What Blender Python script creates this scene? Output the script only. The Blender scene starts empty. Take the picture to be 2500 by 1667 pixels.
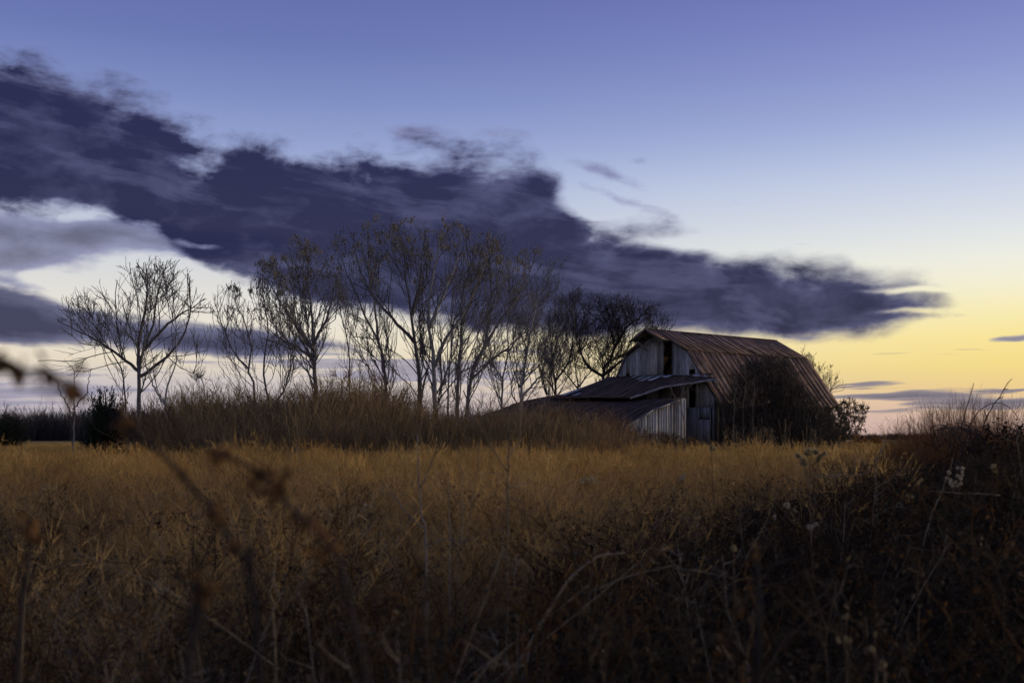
import bpy, math, random
import numpy as np
from mathutils import Vector, Matrix

scene = bpy.context.scene
COL = scene.collection
rng = np.random.default_rng(7)
random.seed(7)

# ------------------------------------------------------------------ camera
F = 2500 * 42.0 / 36.0          # focal length in photo pixels
HZ = 1062.0                     # eye level in the photo
CAMZ = 1.25
cam_data = bpy.data.cameras.new('camera')
cam_data.lens = 42.0
cam_data.sensor_width = 36.0
cam_data.shift_y = (HZ - 833.5) / 2500.0
cam_data.clip_start = 0.05
cam_data.clip_end = 8000.0
cam_data.dof.use_dof = True
cam_data.dof.focus_distance = 70.0
cam_data.dof.aperture_fstop = 5.0
cam = bpy.data.objects.new('camera', cam_data)
cam.location = (0, 0, CAMZ)
cam.rotation_euler = (math.radians(90), 0, 0)
COL.objects.link(cam)
scene.camera = cam

# ------------------------------------------------------------------ exposure
vs = scene.view_settings
vs.view_transform = 'Standard'
vs.look = 'None'
vs.exposure = 0.0
vs.gamma = 1.0
vs.use_curve_mapping = False

SUN_AZ = 60.0     # degrees to the right of the view direction, sunk to the horizon
SUN_EL = 2.0

def s2l(c):
    out = []
    for v in c:
        v = v / 255.0
        out.append(v / 12.92 if v <= 0.04045 else ((v + 0.055) / 1.055) ** 2.4)
    return tuple(out)

class NT:
    """small helper to write node trees as expressions"""
    def __init__(self, tree):
        self.t = tree
    def node(self, kind, **kw):
        n = self.t.nodes.new(kind)
        for k, v in kw.items():
            setattr(n, k, v)
        return n
    def put(self, sock, v):
        if isinstance(v, bpy.types.NodeSocket):
            self.t.links.new(v, sock)
        else:
            if sock.type == 'RGBA' and len(v) == 3:
                v = (*v, 1.0)
            sock.default_value = v
    def m(self, op, a, b=None, c=None, clamp=False):
        n = self.node('ShaderNodeMath', operation=op, use_clamp=clamp)
        self.put(n.inputs[0], a)
        if b is not None: self.put(n.inputs[1], b)
        if c is not None: self.put(n.inputs[2], c)
        return n.outputs[0]
    def add(self, a, b): return self.m('ADD', a, b)
    def sub(self, a, b): return self.m('SUBTRACT', a, b)
    def mul(self, a, b): return self.m('MULTIPLY', a, b)
    def xyz(self, x, y, z):
        n = self.node('ShaderNodeCombineXYZ')
        for s, v in zip(n.inputs, (x, y, z)): self.put(s, v)
        return n.outputs[0]
    def sep(self, v):
        n = self.node('ShaderNodeSeparateXYZ'); self.put(n.inputs[0], v)
        return n.outputs
    def noise(self, vec, scale=1.0, detail=6.0, rough=0.55, lac=2.0, dist=0.0, out=0):
        n = self.node('ShaderNodeTexNoise')
        self.put(n.inputs['Vector'], vec)
        n.inputs['Scale'].default_value = scale
        n.inputs['Detail'].default_value = detail
        n.inputs['Roughness'].default_value = rough
        n.inputs['Lacunarity'].default_value = lac
        n.inputs['Distortion'].default_value = dist
        return n.outputs[out]
    def sstep(self, v, lo, hi, a=0.0, b=1.0):
        n = self.node('ShaderNodeMapRange', interpolation_type='SMOOTHSTEP')
        for s, x in zip(n.inputs[:5], (v, lo, hi, a, b)): self.put(s, x)
        return n.outputs[0]
    def lin(self, v, lo, hi, a=0.0, b=1.0):
        n = self.node('ShaderNodeMapRange', clamp=True)
        for s, x in zip(n.inputs[:5], (v, lo, hi, a, b)): self.put(s, x)
        return n.outputs[0]
    def mix(self, f, a, b, mode='MIX'):
        n = self.node('ShaderNodeMix', data_type='RGBA', blend_type=mode)
        self.put(n.inputs[0], f); self.put(n.inputs[6], a); self.put(n.inputs[7], b)
        return n.outputs[2]
    def ramp(self, f, stops, interp='LINEAR'):
        n = self.node('ShaderNodeValToRGB')
        cr = n.color_ramp; cr.interpolation = interp
        while len(cr.elements) < len(stops): cr.elements.new(0.5)
        for e, (p, c) in zip(cr.elements, sorted(stops)):
            e.position = p; e.color = (*c, 1)
        self.put(n.inputs[0], f)
        return n.outputs[0]
    def curve(self, f, pts):
        n = self.node('ShaderNodeFloatCurve')
        c = n.mapping.curves[0]
        pts = sorted(pts)
        c.points[0].location = pts[0]; c.points[-1].location = pts[-1]
        for p in pts[1:-1]: c.points.new(*p)
        for p in c.points: p.handle_type = 'AUTO_CLAMPED'
        n.mapping.use_clip = False
        n.mapping.update()
        self.put(n.inputs['Value'], f)
        return n.outputs[0]

# ------------------------------------------------------------------ sky (dusk, sun just set on the right)
world = bpy.data.worlds.new('World')
scene.world = world
world.use_nodes = True
wt = world.node_tree
wt.nodes.clear()
W = NT(wt)
tc = W.node('ShaderNodeTexCoord')
dx, dy, dz = W.sep(tc.outputs['Generated'])
az = W.mul(W.m('ARCTAN2', dx, dy), 57.29578)       # degrees, 0 = north, + = east
el = W.mul(W.m('ARCSINE', dz), 57.29578)

def AE(vx, vy):
    """direction (azimuth, elevation in degrees) of a point of the sky"""
    px, py = vx / 0.9408, vy / 0.9408
    a = math.atan((px - 1250) / F)
    e = math.atan((HZ - py) / F * math.cos(a))
    return math.degrees(a), math.degrees(e)

def T(e): return math.sqrt(max(e, 0) / 90.0)
elt = W.m('SQRT', W.m('DIVIDE', W.m('MAXIMUM', el, 0.0), 90.0))
warm = [(0, (208, 172, 160)), (0.8, (224, 188, 168)), (1.5, (238, 201, 160)), (2.2, (244, 210, 138)), (3.2, (250, 223, 132)),
        (4.4, (254, 232, 148)), (5.6, (253, 240, 180)), (6.8, (250, 244, 214)), (8.0, (243, 243, 231)), (9.4, (227, 232, 236)),
        (10.8, (211, 219, 236)), (12.4, (190, 201, 231)), (14.2, (163, 176, 220)), (16.5, (142, 153, 208)), (20, (116, 126, 190)),
        (30, (100, 110, 168)), (90, (80, 90, 145))]
cool = [(0, (174, 163, 174)), (1.0, (188, 178, 187)), (2.4, (206, 196, 196)), (3.4, (232, 219, 198)), (4.6, (240, 230, 212)), (6.2, (232, 228, 220)),
        (8.2, (214, 217, 223)), (9.8, (196, 204, 221)), (11.5, (178, 190, 221)), (13.4, (151, 166, 211)),
        (15.5, (129, 145, 198)), (18, (109, 123, 182)), (20.5, (100, 112, 174)), (30, (90, 103, 160)), (90, (76, 88, 142))]
cw = W.ramp(elt, [(T(e), s2l(c)) for e, c in warm])
cc = W.ramp(elt, [(T(e), s2l(c)) for e, c in cool])
sund = W.m('COSINE', W.mul(W.sub(az, SUN_AZ), 0.0174533))
wf = W.sstep(sund, 0.30, 0.92)
grad = W.mix(wf, cc, cw)
nish = W.node('ShaderNodeTexSky', sky_type='NISHITA')
nish.sun_disc = False
nish.sun_elevation = math.radians(SUN_EL)
nish.sun_rotation = math.radians(SUN_AZ)
nish.air_density = 1.2
nish.dust_density = 0.6
nish.ozone_density = 3.0
nsky = W.mix(1.0, nish.outputs[0], (0.10, 0.10, 0.10), 'MULTIPLY')
skyc = W.mix(0.04, grad, nsky)

# clouds: banks given by their top and bottom edge along the horizon, broken up by noise
def cv(pts):
    return [((a + 32) / 64, e / 25.0) for a, e in (AE(*p) for p in pts)]
P = W.xyz(W.mul(az, 0.7), el, 3.7)
w1 = W.sub(W.noise(P, 0.22, 3, 0.55), 0.5)
w2 = W.sub(W.noise(W.xyz(W.mul(az, 0.7), el, 11.3), 0.22, 3, 0.55), 0.5)
A1 = W.add(az, W.mul(w1, 3.0))
E1 = W.add(el, W.mul(w2, 1.1))
Q = W.xyz(W.mul(A1, 0.52), E1, 0.3)
fb = W.sub(W.noise(Q, 0.70, 6, 0.57), 0.5)          # billows
fs = W.sub(W.noise(W.xyz(W.mul(A1, 0.16), W.add(E1, W.mul(A1, 0.16)), 5.0), 0.9, 5, 0.58), 0.5)   # streaks, tipping down to the right

def bank(top, bot, soft_t, soft_b):
    t = W.m('DIVIDE', W.add(A1, 32.0), 64.0, clamp=True)
    tt = W.mul(W.curve(t, cv(top)), 25.0)
    bb = W.mul(W.curve(t, cv(bot)), 25.0)
    return W.m('MINIMUM', W.m('DIVIDE', W.sub(tt, E1), soft_t), W.m('DIVIDE', W.sub(E1, bb), soft_b))

V_TILT = {}
def tilted(t):
    if t not in V_TILT:
        V_TILT[t] = W.xyz(A1, W.add(E1, W.mul(A1, t)) if t else E1, 0.0)
    return V_TILT[t]
def blob(vx, vy, rx, ry, amp, tilt=0.0):
    """a soft elliptic lump of cloud (or a hole, amp < 0)"""
    return (vx, vy, rx, ry, amp, tilt)
def total(l):
    s = None
    k = math.degrees(1 / F) / 0.9408
    for x in l:
        if isinstance(x, tuple):
            vx, vy, rx, ry, amp, tilt = x
            a0, e0 = AE(vx, vy)
            n = W.node('ShaderNodeVectorMath', operation='MULTIPLY_ADD')
            W.put(n.inputs[0], tilted(tilt))
            n.inputs[1].default_value = (1 / (rx * k), 1 / (ry * k), 0)
            n.inputs[2].default_value = (-a0 / (rx * k), -(e0 + a0 * tilt) / (ry * k), 0)
            d = W.node('ShaderNodeVectorMath', operation='DOT_PRODUCT')
            wt.links.new(n.outputs[0], d.inputs[0]); wt.links.new(n.outputs[0], d.inputs[1])
            g = W.m('POWER', 0.367879, d.outputs['Value'])
            s = W.m('MULTIPLY_ADD', g, amp, 0.0 if s is None else s)
        else:
            s = x if s is None else W.add(s, x)
    return s

top1 = [(-400, 95), (-120, 110), (0, 128), (100, 142), (200, 172), (300, 212), (400, 265), (450, 318), (500, 332), (560, 300), (640, 325), (720, 345), (820, 345), (950, 342), (1080, 350),
        (1180, 362), (1260, 395), (1330, 455), (1380, 503), (1480, 510), (1580, 540), (1660, 582), (1760, 596), (1860, 612), (1960, 630), (2060, 646), (2150, 676), (2200, 730), (2330, 800), (2600, 900)]
bot1 = [(-400, 500), (-120, 492), (0, 484), (150, 486), (300, 515), (380, 565), (450, 605), (540, 640), (620, 668), (720, 700), (850, 715), (1000, 735), (1120, 757), (1300, 770),
        (1500, 772), (1700, 776), (1900, 776), (2000, 766), (2080, 748), (2150, 725), (2220, 710), (2330, 690), (2600, 660)]
d1 = bank(top1, bot1, 0.75, 0.34)
d1 = total([d1,
            blob(380, 428, 110, 22, -1.7, 0.25), blob(345, 515, 70, 20, -1.8, 0.1), blob(450, 385, 60, 22, -1.0, 0.2),
            blob(1330, 462, 60, 40, -2.5), blob(1560, 558, 110, 20, -2.2, 0.1),
            blob(480, 560, 100, 12, -3.0, 0.05),
            blob(2080, 670, 90, 6, -1.5), blob(2090, 716, 100, 7, -1.6)])
calm = W.lin(az, -4.0, 9.0, 1.0, 0.5)                # the bank lies smoother towards the right
d1 = total([d1, 0.95, W.mul(calm, W.add(W.mul(fb, 6.5), W.mul(fs, 1.8)))])
top2 = [(-400, 590), (-120, 620), (0, 655), (100, 672), (200, 698), (300, 722), (400, 738), (500, 748), (600, 760), (700, 775), (800, 800), (1000, 840), (1300, 880), (2600, 1000)]
bot2 = [(-400, 780), (0, 782), (200, 792), (350, 806), (500, 822), (640, 815), (800, 812), (900, 815), (1000, 820), (1300, 830), (2600, 830)]
d2 = W.add(W.add(bank(top2, bot2, 0.5, 0.3), 0.7), W.add(W.mul(fb, 2.0), W.mul(fs, 2.5)))
# detached wisps and fragments
d3 = total([blob(120, 190, 170, 14, 0.6, 0.25), blob(935, 300, 65, 26, 0.85), blob(1130, 308, 110, 24, 0.9, 0.02), blob(1470, 370, 50, 12, 0.75), blob(1380, 400, 120, 20, 1.0, 0.28), blob(1420, 455, 130, 16, 0.95, 0.28),
            blob(1680, 463, 30, 9, 0.5), blob(230, 545, 260, 38, 1.6, 0.02), blob(60, 592, 130, 28, 1.35), blob(0, 520, 200, 30, 0.7), blob(70, 650, 130, 14, 0.9, 0.25), blob(560, 560, 140, 26, 0.8),
            blob(2100, 640, 200, 9, 0.5), blob(2345, 775, 40, 7, 1.1), blob(1840, 770, 70, 7, 0.9), blob(1080, 265, 60, 10, 0.45), blob(1220, 270, 60, 9, 0.4)])
d3 = W.add(W.sub(W.mul(d3, 1.5), 0.62), W.add(W.mul(fb, 2.6), W.mul(fs, 1.6)))
# low bars near the horizon
bars = W.sub(W.noise(W.xyz(W.mul(az, 0.055), W.add(el, W.mul(w1, 0.5)), 2.2), 2.3, 3, 0.5), 0.5)
d4r = W.add(W.mul(bars, 9.0), total([blob(2180, 916, 420, 44, 2.6, 0.05), -1.75]))
d4l = W.add(W.mul(bars, 6.0), total([blob(-100, 905, 460, 75, 2.4), blob(700, 840, 420, 50, 2.0), blob(1150, 850, 260, 70, 1.9), -1.65]))
# loose cloud outside the banks, round the rest of the sky
far = W.sstep(W.m('ABSOLUTE', az), 38, 75)
dn = W.sub(W.noise(W.xyz(W.mul(dx, 1.0), dy, W.mul(dz, 3.0)), 2.2, 4, 0.6), 0.60)
d5 = W.mul(W.mul(dn, 9.0), W.sstep(el, 1, 9))
near = W.sub(1.0, far)

inner = W.sstep(W.add(W.mul(fb, 0.6), W.add(W.mul(fs, 1.3), W.mul(w2, 0.5))), -0.24, 0.06)
def layer(base, d, hi, c_thin, c_thick, amax=1.0, tex=0.0, k=1.0):
    a = W.mul(W.sstep(d, 0.0, hi), amax)
    th = W.sstep(d, 0.25, 2.9)
    col = W.mix(W.m('ADD', th, W.add(W.mul(fb, tex), W.mul(w1, tex * 0.9)), clamp=True), c_thin, c_thick)
    if tex > 0.7: col = W.mix(W.mul(W.sub(1.0, inner), 0.6), col, s2l((84, 87, 122)))
    if k is not None: a = W.mul(a, k)
    return W.mix(a, base, col)

s = skyc
s = layer(s, d4l, 0.8, s2l((160, 156, 176)), s2l((104, 104, 136)), 0.85, 0.3, near)
s = layer(s, d4r, 0.9, s2l((150, 140, 146)), s2l((98, 98, 118)), 0.95, 0.3, near)
s = layer(s, d3, 1.1, s2l((134, 138, 178)), s2l((58, 60, 98)), 0.82, 0.4, near)
s = layer(s, d2, 1.3, s2l((108, 110, 142)), s2l((48, 52, 86)), 0.96, 0.6, near)
s = layer(s, d1, 2.2, s2l((106, 109, 148)), s2l((40, 42, 76)), 0.98, 1.1, near)
s = layer(s, d5, 1.6, s2l((128, 130, 162)), s2l((70, 72, 108)), 0.8, 0.4, far)

bg = W.node('ShaderNodeBackground')
W.put(bg.inputs['Color'], s)
bg.inputs['Strength'].default_value = 1.0
ow = W.node('ShaderNodeOutputWorld')
wt.links.new(bg.outputs[0], ow.inputs['Surface'])
world.cycles.sampling_method = 'NONE'     # the sky is broad and soft: hit by the bounced rays themselves

# ------------------------------------------------------------------ sun (weak afterglow from low on the right, beyond the barn)
sun_data = bpy.data.lights.new('sun', 'SUN')
sun_data.energy = 1.7
sun_data.angle = math.radians(12)
sun_data.color = (1.0, 0.81, 0.54)
sun = bpy.data.objects.new('sun', sun_data)
sd = Vector((math.sin(math.radians(SUN_AZ)) * math.cos(math.radians(SUN_EL + 4)), math.cos(math.radians(SUN_AZ)) * math.cos(math.radians(SUN_EL + 4)), math.sin(math.radians(SUN_EL + 4))))
sun.rotation_euler = sd.to_track_quat('Z', 'Y').to_euler()
COL.objects.link(sun)

# ------------------------------------------------------------------ render economy
scene.cycles.max_bounces = 4
scene.cycles.diffuse_bounces = 2
scene.cycles.glossy_bounces = 2
scene.cycles.transmission_bounces = 2
scene.cycles.transparent_max_bounces = 4
scene.cycles.use_denoising = True
scene.cycles.use_adaptive_sampling = True
scene.cycles.adaptive_threshold = 0.02
scene.cycles.adaptive_min_samples = 10

# ------------------------------------------------------------------ helpers
def WP(px, py, D):
    """point at depth D that the photo shows at pixel (px, py)"""
    return np.array([(px - 1250.0) / F * D, D, CAMZ + (HZ - py) / F * D])

def sst(a, b, x):
    t = np.clip((np.asarray(x, float) - a) / (b - a), 0, 1)
    return t * t * (3 - 2 * t)

def gz(x, y):
    """height of the ground"""
    x = np.asarray(x, float); y = np.asarray(y, float)
    h = 0.35 * sst(40, 76, y) - 0.0026 * np.maximum(0, np.hypot(x, y) - 130)
    h = h + 0.05 * np.sin(x * 0.31 + 1.0) * np.sin(y * 0.23) + 0.03 * np.sin(x * 0.9 + y * 0.4)
    q = x / np.maximum(y, 1.0)
    h = h + 0.22 * sst(0.16, 0.42, q) * sst(3, 8, y) * (1 - sst(18, 34, y))
    return h

def mesh_np(name, verts, faces, mats, smooth=False, midx=None):
    """mesh from numpy arrays; faces is an (n,3) or (n,4) array or a list of those"""
    me = bpy.data.meshes.new(name)
    verts = np.asarray(verts, np.float32)
    if not isinstance(faces, list): faces = [faces]
    faces = [np.asarray(f, np.int32) for f in faces if len(f)]
    nl = sum(f.size for f in faces); nf = sum(len(f) for f in faces)
    me.vertices.add(len(verts)); me.vertices.foreach_set('co', verts.ravel())
    me.loops.add(nl); me.polygons.add(nf)
    me.loops.foreach_set('vertex_index', np.concatenate([f.ravel() for f in faces]))
    sizes = np.concatenate([np.full(len(f), f.shape[1], np.int32) for f in faces])
    starts = np.concatenate([[0], np.cumsum(sizes)[:-1]]).astype(np.int32)
    me.polygons.foreach_set('loop_start', starts)
    me.polygons.foreach_set('loop_total', sizes)
    if midx is not None: me.polygons.foreach_set('material_index', np.asarray(midx, np.int32))
    if smooth: me.polygons.foreach_set('use_smooth', np.ones(nf, bool))
    me.update(calc_edges=True)
    for m in (mats if isinstance(mats, (list, tuple)) else [mats]): me.materials.append(m)
    return me

def link(name, me, parent=None, loc=None):
    o = bpy.data.objects.new(name, me)
    COL.objects.link(o)
    if parent is not None: o.parent = parent
    if loc is not None: o.location = loc
    return o

def tag(o, label=None, cat=None, group=None, kind=None):
    if label: o['label'] = label
    if cat: o['category'] = cat
    if group: o['group'] = group
    if kind: o['kind'] = kind
    return o

def empty(name, loc, rz=0.0):
    o = bpy.data.objects.new(name, None)
    o.empty_display_size = 0.3
    COL.objects.link(o); o.location = loc; o.rotation_euler = (0, 0, rz)
    return o

def norm(v):
    return v / np.maximum(np.linalg.norm(v, axis=-1, keepdims=True), 1e-9)

class Geo:
    """collects vertices and faces (quads and tris)"""
    def __init__(self): self.v = []; self.q = []; self.t = []; self.n = 0
    def add(self, v, q=None, t=None):
        v = np.asarray(v, float).reshape(-1, 3)
        if q is not None and len(q): self.q.append(np.asarray(q, int) + self.n)
        if t is not None and len(t): self.t.append(np.asarray(t, int) + self.n)
        self.v.append(v); self.n += len(v)
    def box(self, a, b):
        a, b = np.minimum(a, b), np.maximum(a, b)
        x0, y0, z0 = a; x1, y1, z1 = b
        self.hexa([(x0, y0, z0), (x1, y0, z0), (x1, y1, z0), (x0, y1, z0), (x0, y0, z1), (x1, y0, z1), (x1, y1, z1), (x0, y1, z1)])
    def hexa(self, p):
        self.add(p, q=[(0, 3, 2, 1), (4, 5, 6, 7), (0, 1, 5, 4), (1, 2, 6, 5), (2, 3, 7, 6), (3, 0, 4, 7)])
    def beam(self, p0, p1, w, h, up=(0, 0, 1)):
        p0, p1 = np.array(p0, float), np.array(p1, float)
        d = norm(p1 - p0); s = norm(np.cross(d, up)); u = np.cross(s, d)
        c = []
        for p in (p0, p1):
            for a, b in ((-1, -1), (1, -1), (1, 1), (-1, 1)): c.append(p + s * a * w / 2 + u * b * h / 2)
        self.add(c, q=[(0, 1, 2, 3), (7, 6, 5, 4), (0, 4, 5, 1), (1, 5, 6, 2), (2, 6, 7, 3), (3, 7, 4, 0)])
    def tubes(self, P0, P1, R0, R1, n=3):
        """one prism for each row of P0/P1"""
        P0 = np.asarray(P0, float); P1 = np.asarray(P1, float)
        if len(P0) == 0: return
        R0 = np.broadcast_to(np.asarray(R0, float), (len(P0),)); R1 = np.broadcast_to(np.asarray(R1, float), (len(P0),))
        d = norm(P1 - P0)
        ref = np.where(np.abs(d[:, 2:3]) > 0.9, np.array([[1.0, 0.2, 0]]), np.array([[0.1, 0.15, 1.0]]))
        s = norm(np.cross(d, ref)); u = np.cross(s, d)
        ang = np.arange(n) * 2 * np.pi / n
        c = np.cos(ang)[None, :, None]; sn = np.sin(ang)[None, :, None]
        ring = s[:, None] * c + u[:, None] * sn
        v = np.stack([P0[:, None] + ring * R0[:, None, None], P1[:, None] + ring * R1[:, None, None]], 1)   # e,2,n,3
        e = np.arange(len(P0))[:, None] * 2 * n
        i = np.arange(n); j = (i + 1) % n
        q = np.stack([e + i, e + j, e + n + j, e + n + i], -1).reshape(-1, 4)
        self.add(v.reshape(-1, 3), q=q)
    def polytube(self, pts, radii, n=5, cap=True):
        pts = np.asarray(pts, float); k = len(pts)
        radii = np.broadcast_to(np.asarray(radii, float), (k,))
        d = norm(np.gradient(pts, axis=0))
        s = np.cross(d[0], (0.13, 0.2, 1.0) if abs(d[0][2]) < 0.9 else (1, 0.2, 0)); s /= np.linalg.norm(s)
        ang = np.arange(n) * 2 * np.pi / n
        rings = []
        for i in range(k):
            s = s - d[i] * np.dot(s, d[i]); s = s / np.linalg.norm(s); u = np.cross(s, d[i])
            rings.append(pts[i] + radii[i] * (np.cos(ang)[:, None] * s + np.sin(ang)[:, None] * u))
        q = [(r * n + i, r * n + (i + 1) % n, (r + 1) * n + (i + 1) % n, (r + 1) * n + i) for r in range(k - 1) for i in range(n)]
        v = np.concatenate(rings); t = None
        if cap:
            v = np.concatenate([v, pts[:1], pts[-1:]])
            t = [(k * n, (i + 1) % n, i) for i in range(n)] + [(k * n + 1, (k - 1) * n + i, (k - 1) * n + (i + 1) % n) for i in range(n)]
        self.add(v, q=q, t=t)
    def mesh(self, name, mats, smooth=False, off=None):
        v = np.concatenate(self.v)
        if off is not None: v = v - np.asarray(off)
        f = []
        if self.q: f.append(np.concatenate(self.q))
        if self.t: f.append(np.concatenate(self.t))
        return mesh_np(name, v, f, mats, smooth)

def spline(pts, n):
    """smooth curve through points"""
    pts = np.asarray(pts, float); k = len(pts)
    t = np.linspace(0, k - 1, n); out = []
    for x in t:
        i = min(int(x), k - 2); f = x - i
        p0 = pts[max(i - 1, 0)]; p1 = pts[i]; p2 = pts[i + 1]; p3 = pts[min(i + 2, k - 1)]
        out.append(0.5 * ((2 * p1) + (-p0 + p2) * f + (2 * p0 - 5 * p1 + 4 * p2 - p3) * f * f + (-p0 + 3 * p1 - 3 * p2 + p3) * f ** 3))
    return np.array(out)

# ------------------------------------------------------------------ materials
def material(name, fn, rough=0.85, spec=0.2):
    m = bpy.data.materials.new(name); m.use_nodes = True
    t = m.node_tree; b = t.nodes['Principled BSDF']
    b.inputs['Roughness'].default_value = rough
    b.inputs['Specular IOR Level'].default_value = spec
    fn(NT(t), b)
    return m

def bump(N, b, h, strength=0.4, dist=0.02):
    n = N.node('ShaderNodeBump'); n.inputs['Strength'].default_value = strength; n.inputs['Distance'].default_value = dist
    N.put(n.inputs['Height'], h); N.t.links.new(n.outputs[0], b.inputs['Normal'])

def obj_coord(N): return N.node('ShaderNodeTexCoord').outputs['Object']
def obj_rand(N): return N.node('ShaderNodeObjectInfo').outputs['Random']

def plain(c, var=0.25, scale=6.0, rv=0.3):
    """a colour with blotches and a difference from object to object"""
    def fn(N, b):
        n = N.noise(obj_coord(N), scale, 4, 0.6)
        lo = tuple(x * (1 - var) for x in c); hi = tuple(min(x * (1 + var), 0.95) for x in c)
        col = N.mix(N.sstep(n, 0.3, 0.7), lo, hi)
        k = N.lin(obj_rand(N), 0, 1, 1 - rv, 1 + rv)
        N.put(b.inputs['Base Color'], N.mix(1.0, col, N.xyz(k, k, k), 'MULTIPLY'))
    return fn

def leafy(c1, c2, rv=0.35, trans=0.35, scale=3.0):
    """thin dry blades: two colours from clump to clump, light coming through"""
    def fn(N, b):
        n = N.noise(obj_coord(N), scale, 3, 0.6)
        r = obj_rand(N)
        f = N.m('ADD', N.mul(r, 0.75), N.mul(N.sub(n, 0.35), 0.8), clamp=True)
        col = N.mix(f, c1, c2)
        k = N.lin(N.m('FRACT', N.mul(r, 7.31)), 0, 1, 1 - rv, 1 + rv)
        col = N.mix(1.0, col, N.xyz(k, k, k), 'MULTIPLY')
        N.put(b.inputs['Base Color'], col)
        tr = N.node('ShaderNodeBsdfTranslucent'); N.put(tr.inputs[0], col)
        mx = N.node('ShaderNodeMixShader'); mx.inputs[0].default_value = trans
        out = [n_ for n_ in N.t.nodes if n_.type == 'OUTPUT_MATERIAL'][0]
        N.t.links.new(b.outputs[0], mx.inputs[1]); N.t.links.new(tr.outputs[0], mx.inputs[2])
        N.t.links.new(mx.outputs[0], out.inputs['Surface'])
    return fn

def wood_fn(lo, mid, hi):
    def fn(N, b):
        x, y, z = N.sep(obj_coord(N))
        g = N.noise(N.xyz(N.mul(x, 22), N.mul(y, 22), N.mul(z, 1.1)), 1.0, 6, 0.65)
        st = N.noise(N.xyz(N.mul(x, 2.2), N.mul(y, 2.2), N.mul(z, 0.45)), 1.0, 5, 0.6)
        r = obj_rand(N)
        col = N.ramp(g, [(0.28, lo), (0.5, mid), (0.72, hi)])
        col = N.mix(N.sstep(st, 0.52, 0.72), col, tuple(v * 0.45 for v in mid))
        k = N.lin(r, 0, 1, 0.55, 1.25)
        col = N.mix(1.0, col, N.xyz(k, k, N.mul(k, 1.02)), 'MULTIPLY')
        N.put(b.inputs['Base Color'], col)
        bump(N, b, g, 0.5, 0.01)
    return fn

def rust_fn(axis, pale, base, dark, palef=(0.60, 0.68)):
    """rusted roofing sheet; axis is the slope direction of the sheets"""
    def fn(N, b):
        c = obj_coord(N); x, y, z = N.sep(c)
        big = N.noise(c, 0.9, 6, 0.62)
        run = {'w': N.xyz(N.mul(x, 0.5), N.mul(y, 5.0), N.mul(z, 0.5)), 'u': N.xyz(N.mul(x, 5.0), N.mul(y, 0.5), N.mul(z, 0.5))}[axis]
        streak = N.noise(run, 1.0, 6, 0.65)
        col = N.mix(N.sstep(big, 0.35, 0.65), dark, base)
        col = N.mix(N.sstep(streak, 0.42, 0.7), col, tuple(v * 1.7 for v in base))
        pf = N.sstep(N.add(N.mul(streak, 0.62), N.mul(N.noise(c, 2.1, 5, 0.7), 0.45)), *palef)
        col = N.mix(N.mul(pf, 0.8), col, pale)
        k = N.lin(obj_rand(N), 0, 1, 0.7, 1.25)
        col = N.mix(1.0, col, N.xyz(k, k, k), 'MULTIPLY')
        N.put(b.inputs['Base Color'], col)
        N.put(b.inputs['Roughness'], N.lin(pf, 0, 1, 0.74, 0.5))
        bump(N, b, streak, 0.25, 0.01)
    return fn

M = {}
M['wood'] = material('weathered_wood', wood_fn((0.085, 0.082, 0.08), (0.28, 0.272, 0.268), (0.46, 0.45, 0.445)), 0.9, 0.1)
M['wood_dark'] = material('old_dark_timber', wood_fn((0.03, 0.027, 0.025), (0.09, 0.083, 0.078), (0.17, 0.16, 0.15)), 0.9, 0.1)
M['fascia'] = material('bare_grey_fascia', wood_fn((0.16, 0.15, 0.145), (0.32, 0.30, 0.29), (0.5, 0.47, 0.45)), 0.9, 0.1)
M['rust'] = material('rusted_roof_sheet', rust_fn('w', (0.46, 0.36, 0.27), (0.185, 0.10, 0.05), (0.07, 0.042, 0.026), (0.565, 0.66)), 0.6, 0.25)
M['rust_flat'] = material('dark_rusted_sheet', rust_fn('u', (0.40, 0.38, 0.37), (0.088, 0.056, 0.042), (0.048, 0.033, 0.028), (0.66, 0.74)), 0.7, 0.12)
M['zinc'] = material('bare_zinc_sheet', plain((0.34, 0.36, 0.38), 0.3, 3, 0.3), 0.5, 0.4)
M['dark_metal'] = material('dark_metal', plain((0.03, 0.03, 0.032), 0.2, 5, 0.1), 0.6, 0.3)
M['bark'] = material('grey_bark', plain((0.155, 0.14, 0.13), 0.35, 9, 0.2), 0.95, 0.1)
M['bark_pale'] = material('pale_bark', plain((0.27, 0.25, 0.225), 0.3, 9, 0.15), 0.95, 0.1)
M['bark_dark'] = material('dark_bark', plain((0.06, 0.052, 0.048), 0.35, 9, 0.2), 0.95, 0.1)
M['twig'] = material('grey_brown_twig', plain((0.135, 0.124, 0.118), 0.3, 5, 0.2), 0.95, 0.1)
M['twig_pale'] = material('pale_twig', plain((0.20, 0.165, 0.12), 0.3, 5, 0.2), 0.95, 0.1)
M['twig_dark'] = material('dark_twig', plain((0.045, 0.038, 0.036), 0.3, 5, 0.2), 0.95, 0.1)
M['twig_red'] = material('red_brown_twig', leafy((0.20, 0.095, 0.04), (0.32, 0.165, 0.07), 0.35, 0.45, 2.0), 0.9, 0.1)
M['brush_dark'] = material('dark_brush_stem', leafy((0.12, 0.083, 0.048), (0.22, 0.15, 0.082), 0.4, 0.2, 1.5), 0.9, 0.1)
M['brush_red'] = material('red_brush_stem', leafy((0.22, 0.115, 0.05), (0.33, 0.185, 0.08), 0.4, 0.2, 1.5), 0.9, 0.1)
M['straw_red'] = material('red_gold_straw', leafy((0.36, 0.19, 0.055), (0.48, 0.28, 0.085), 0.3, 0.45, 1.0), 0.9, 0.1)
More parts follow.
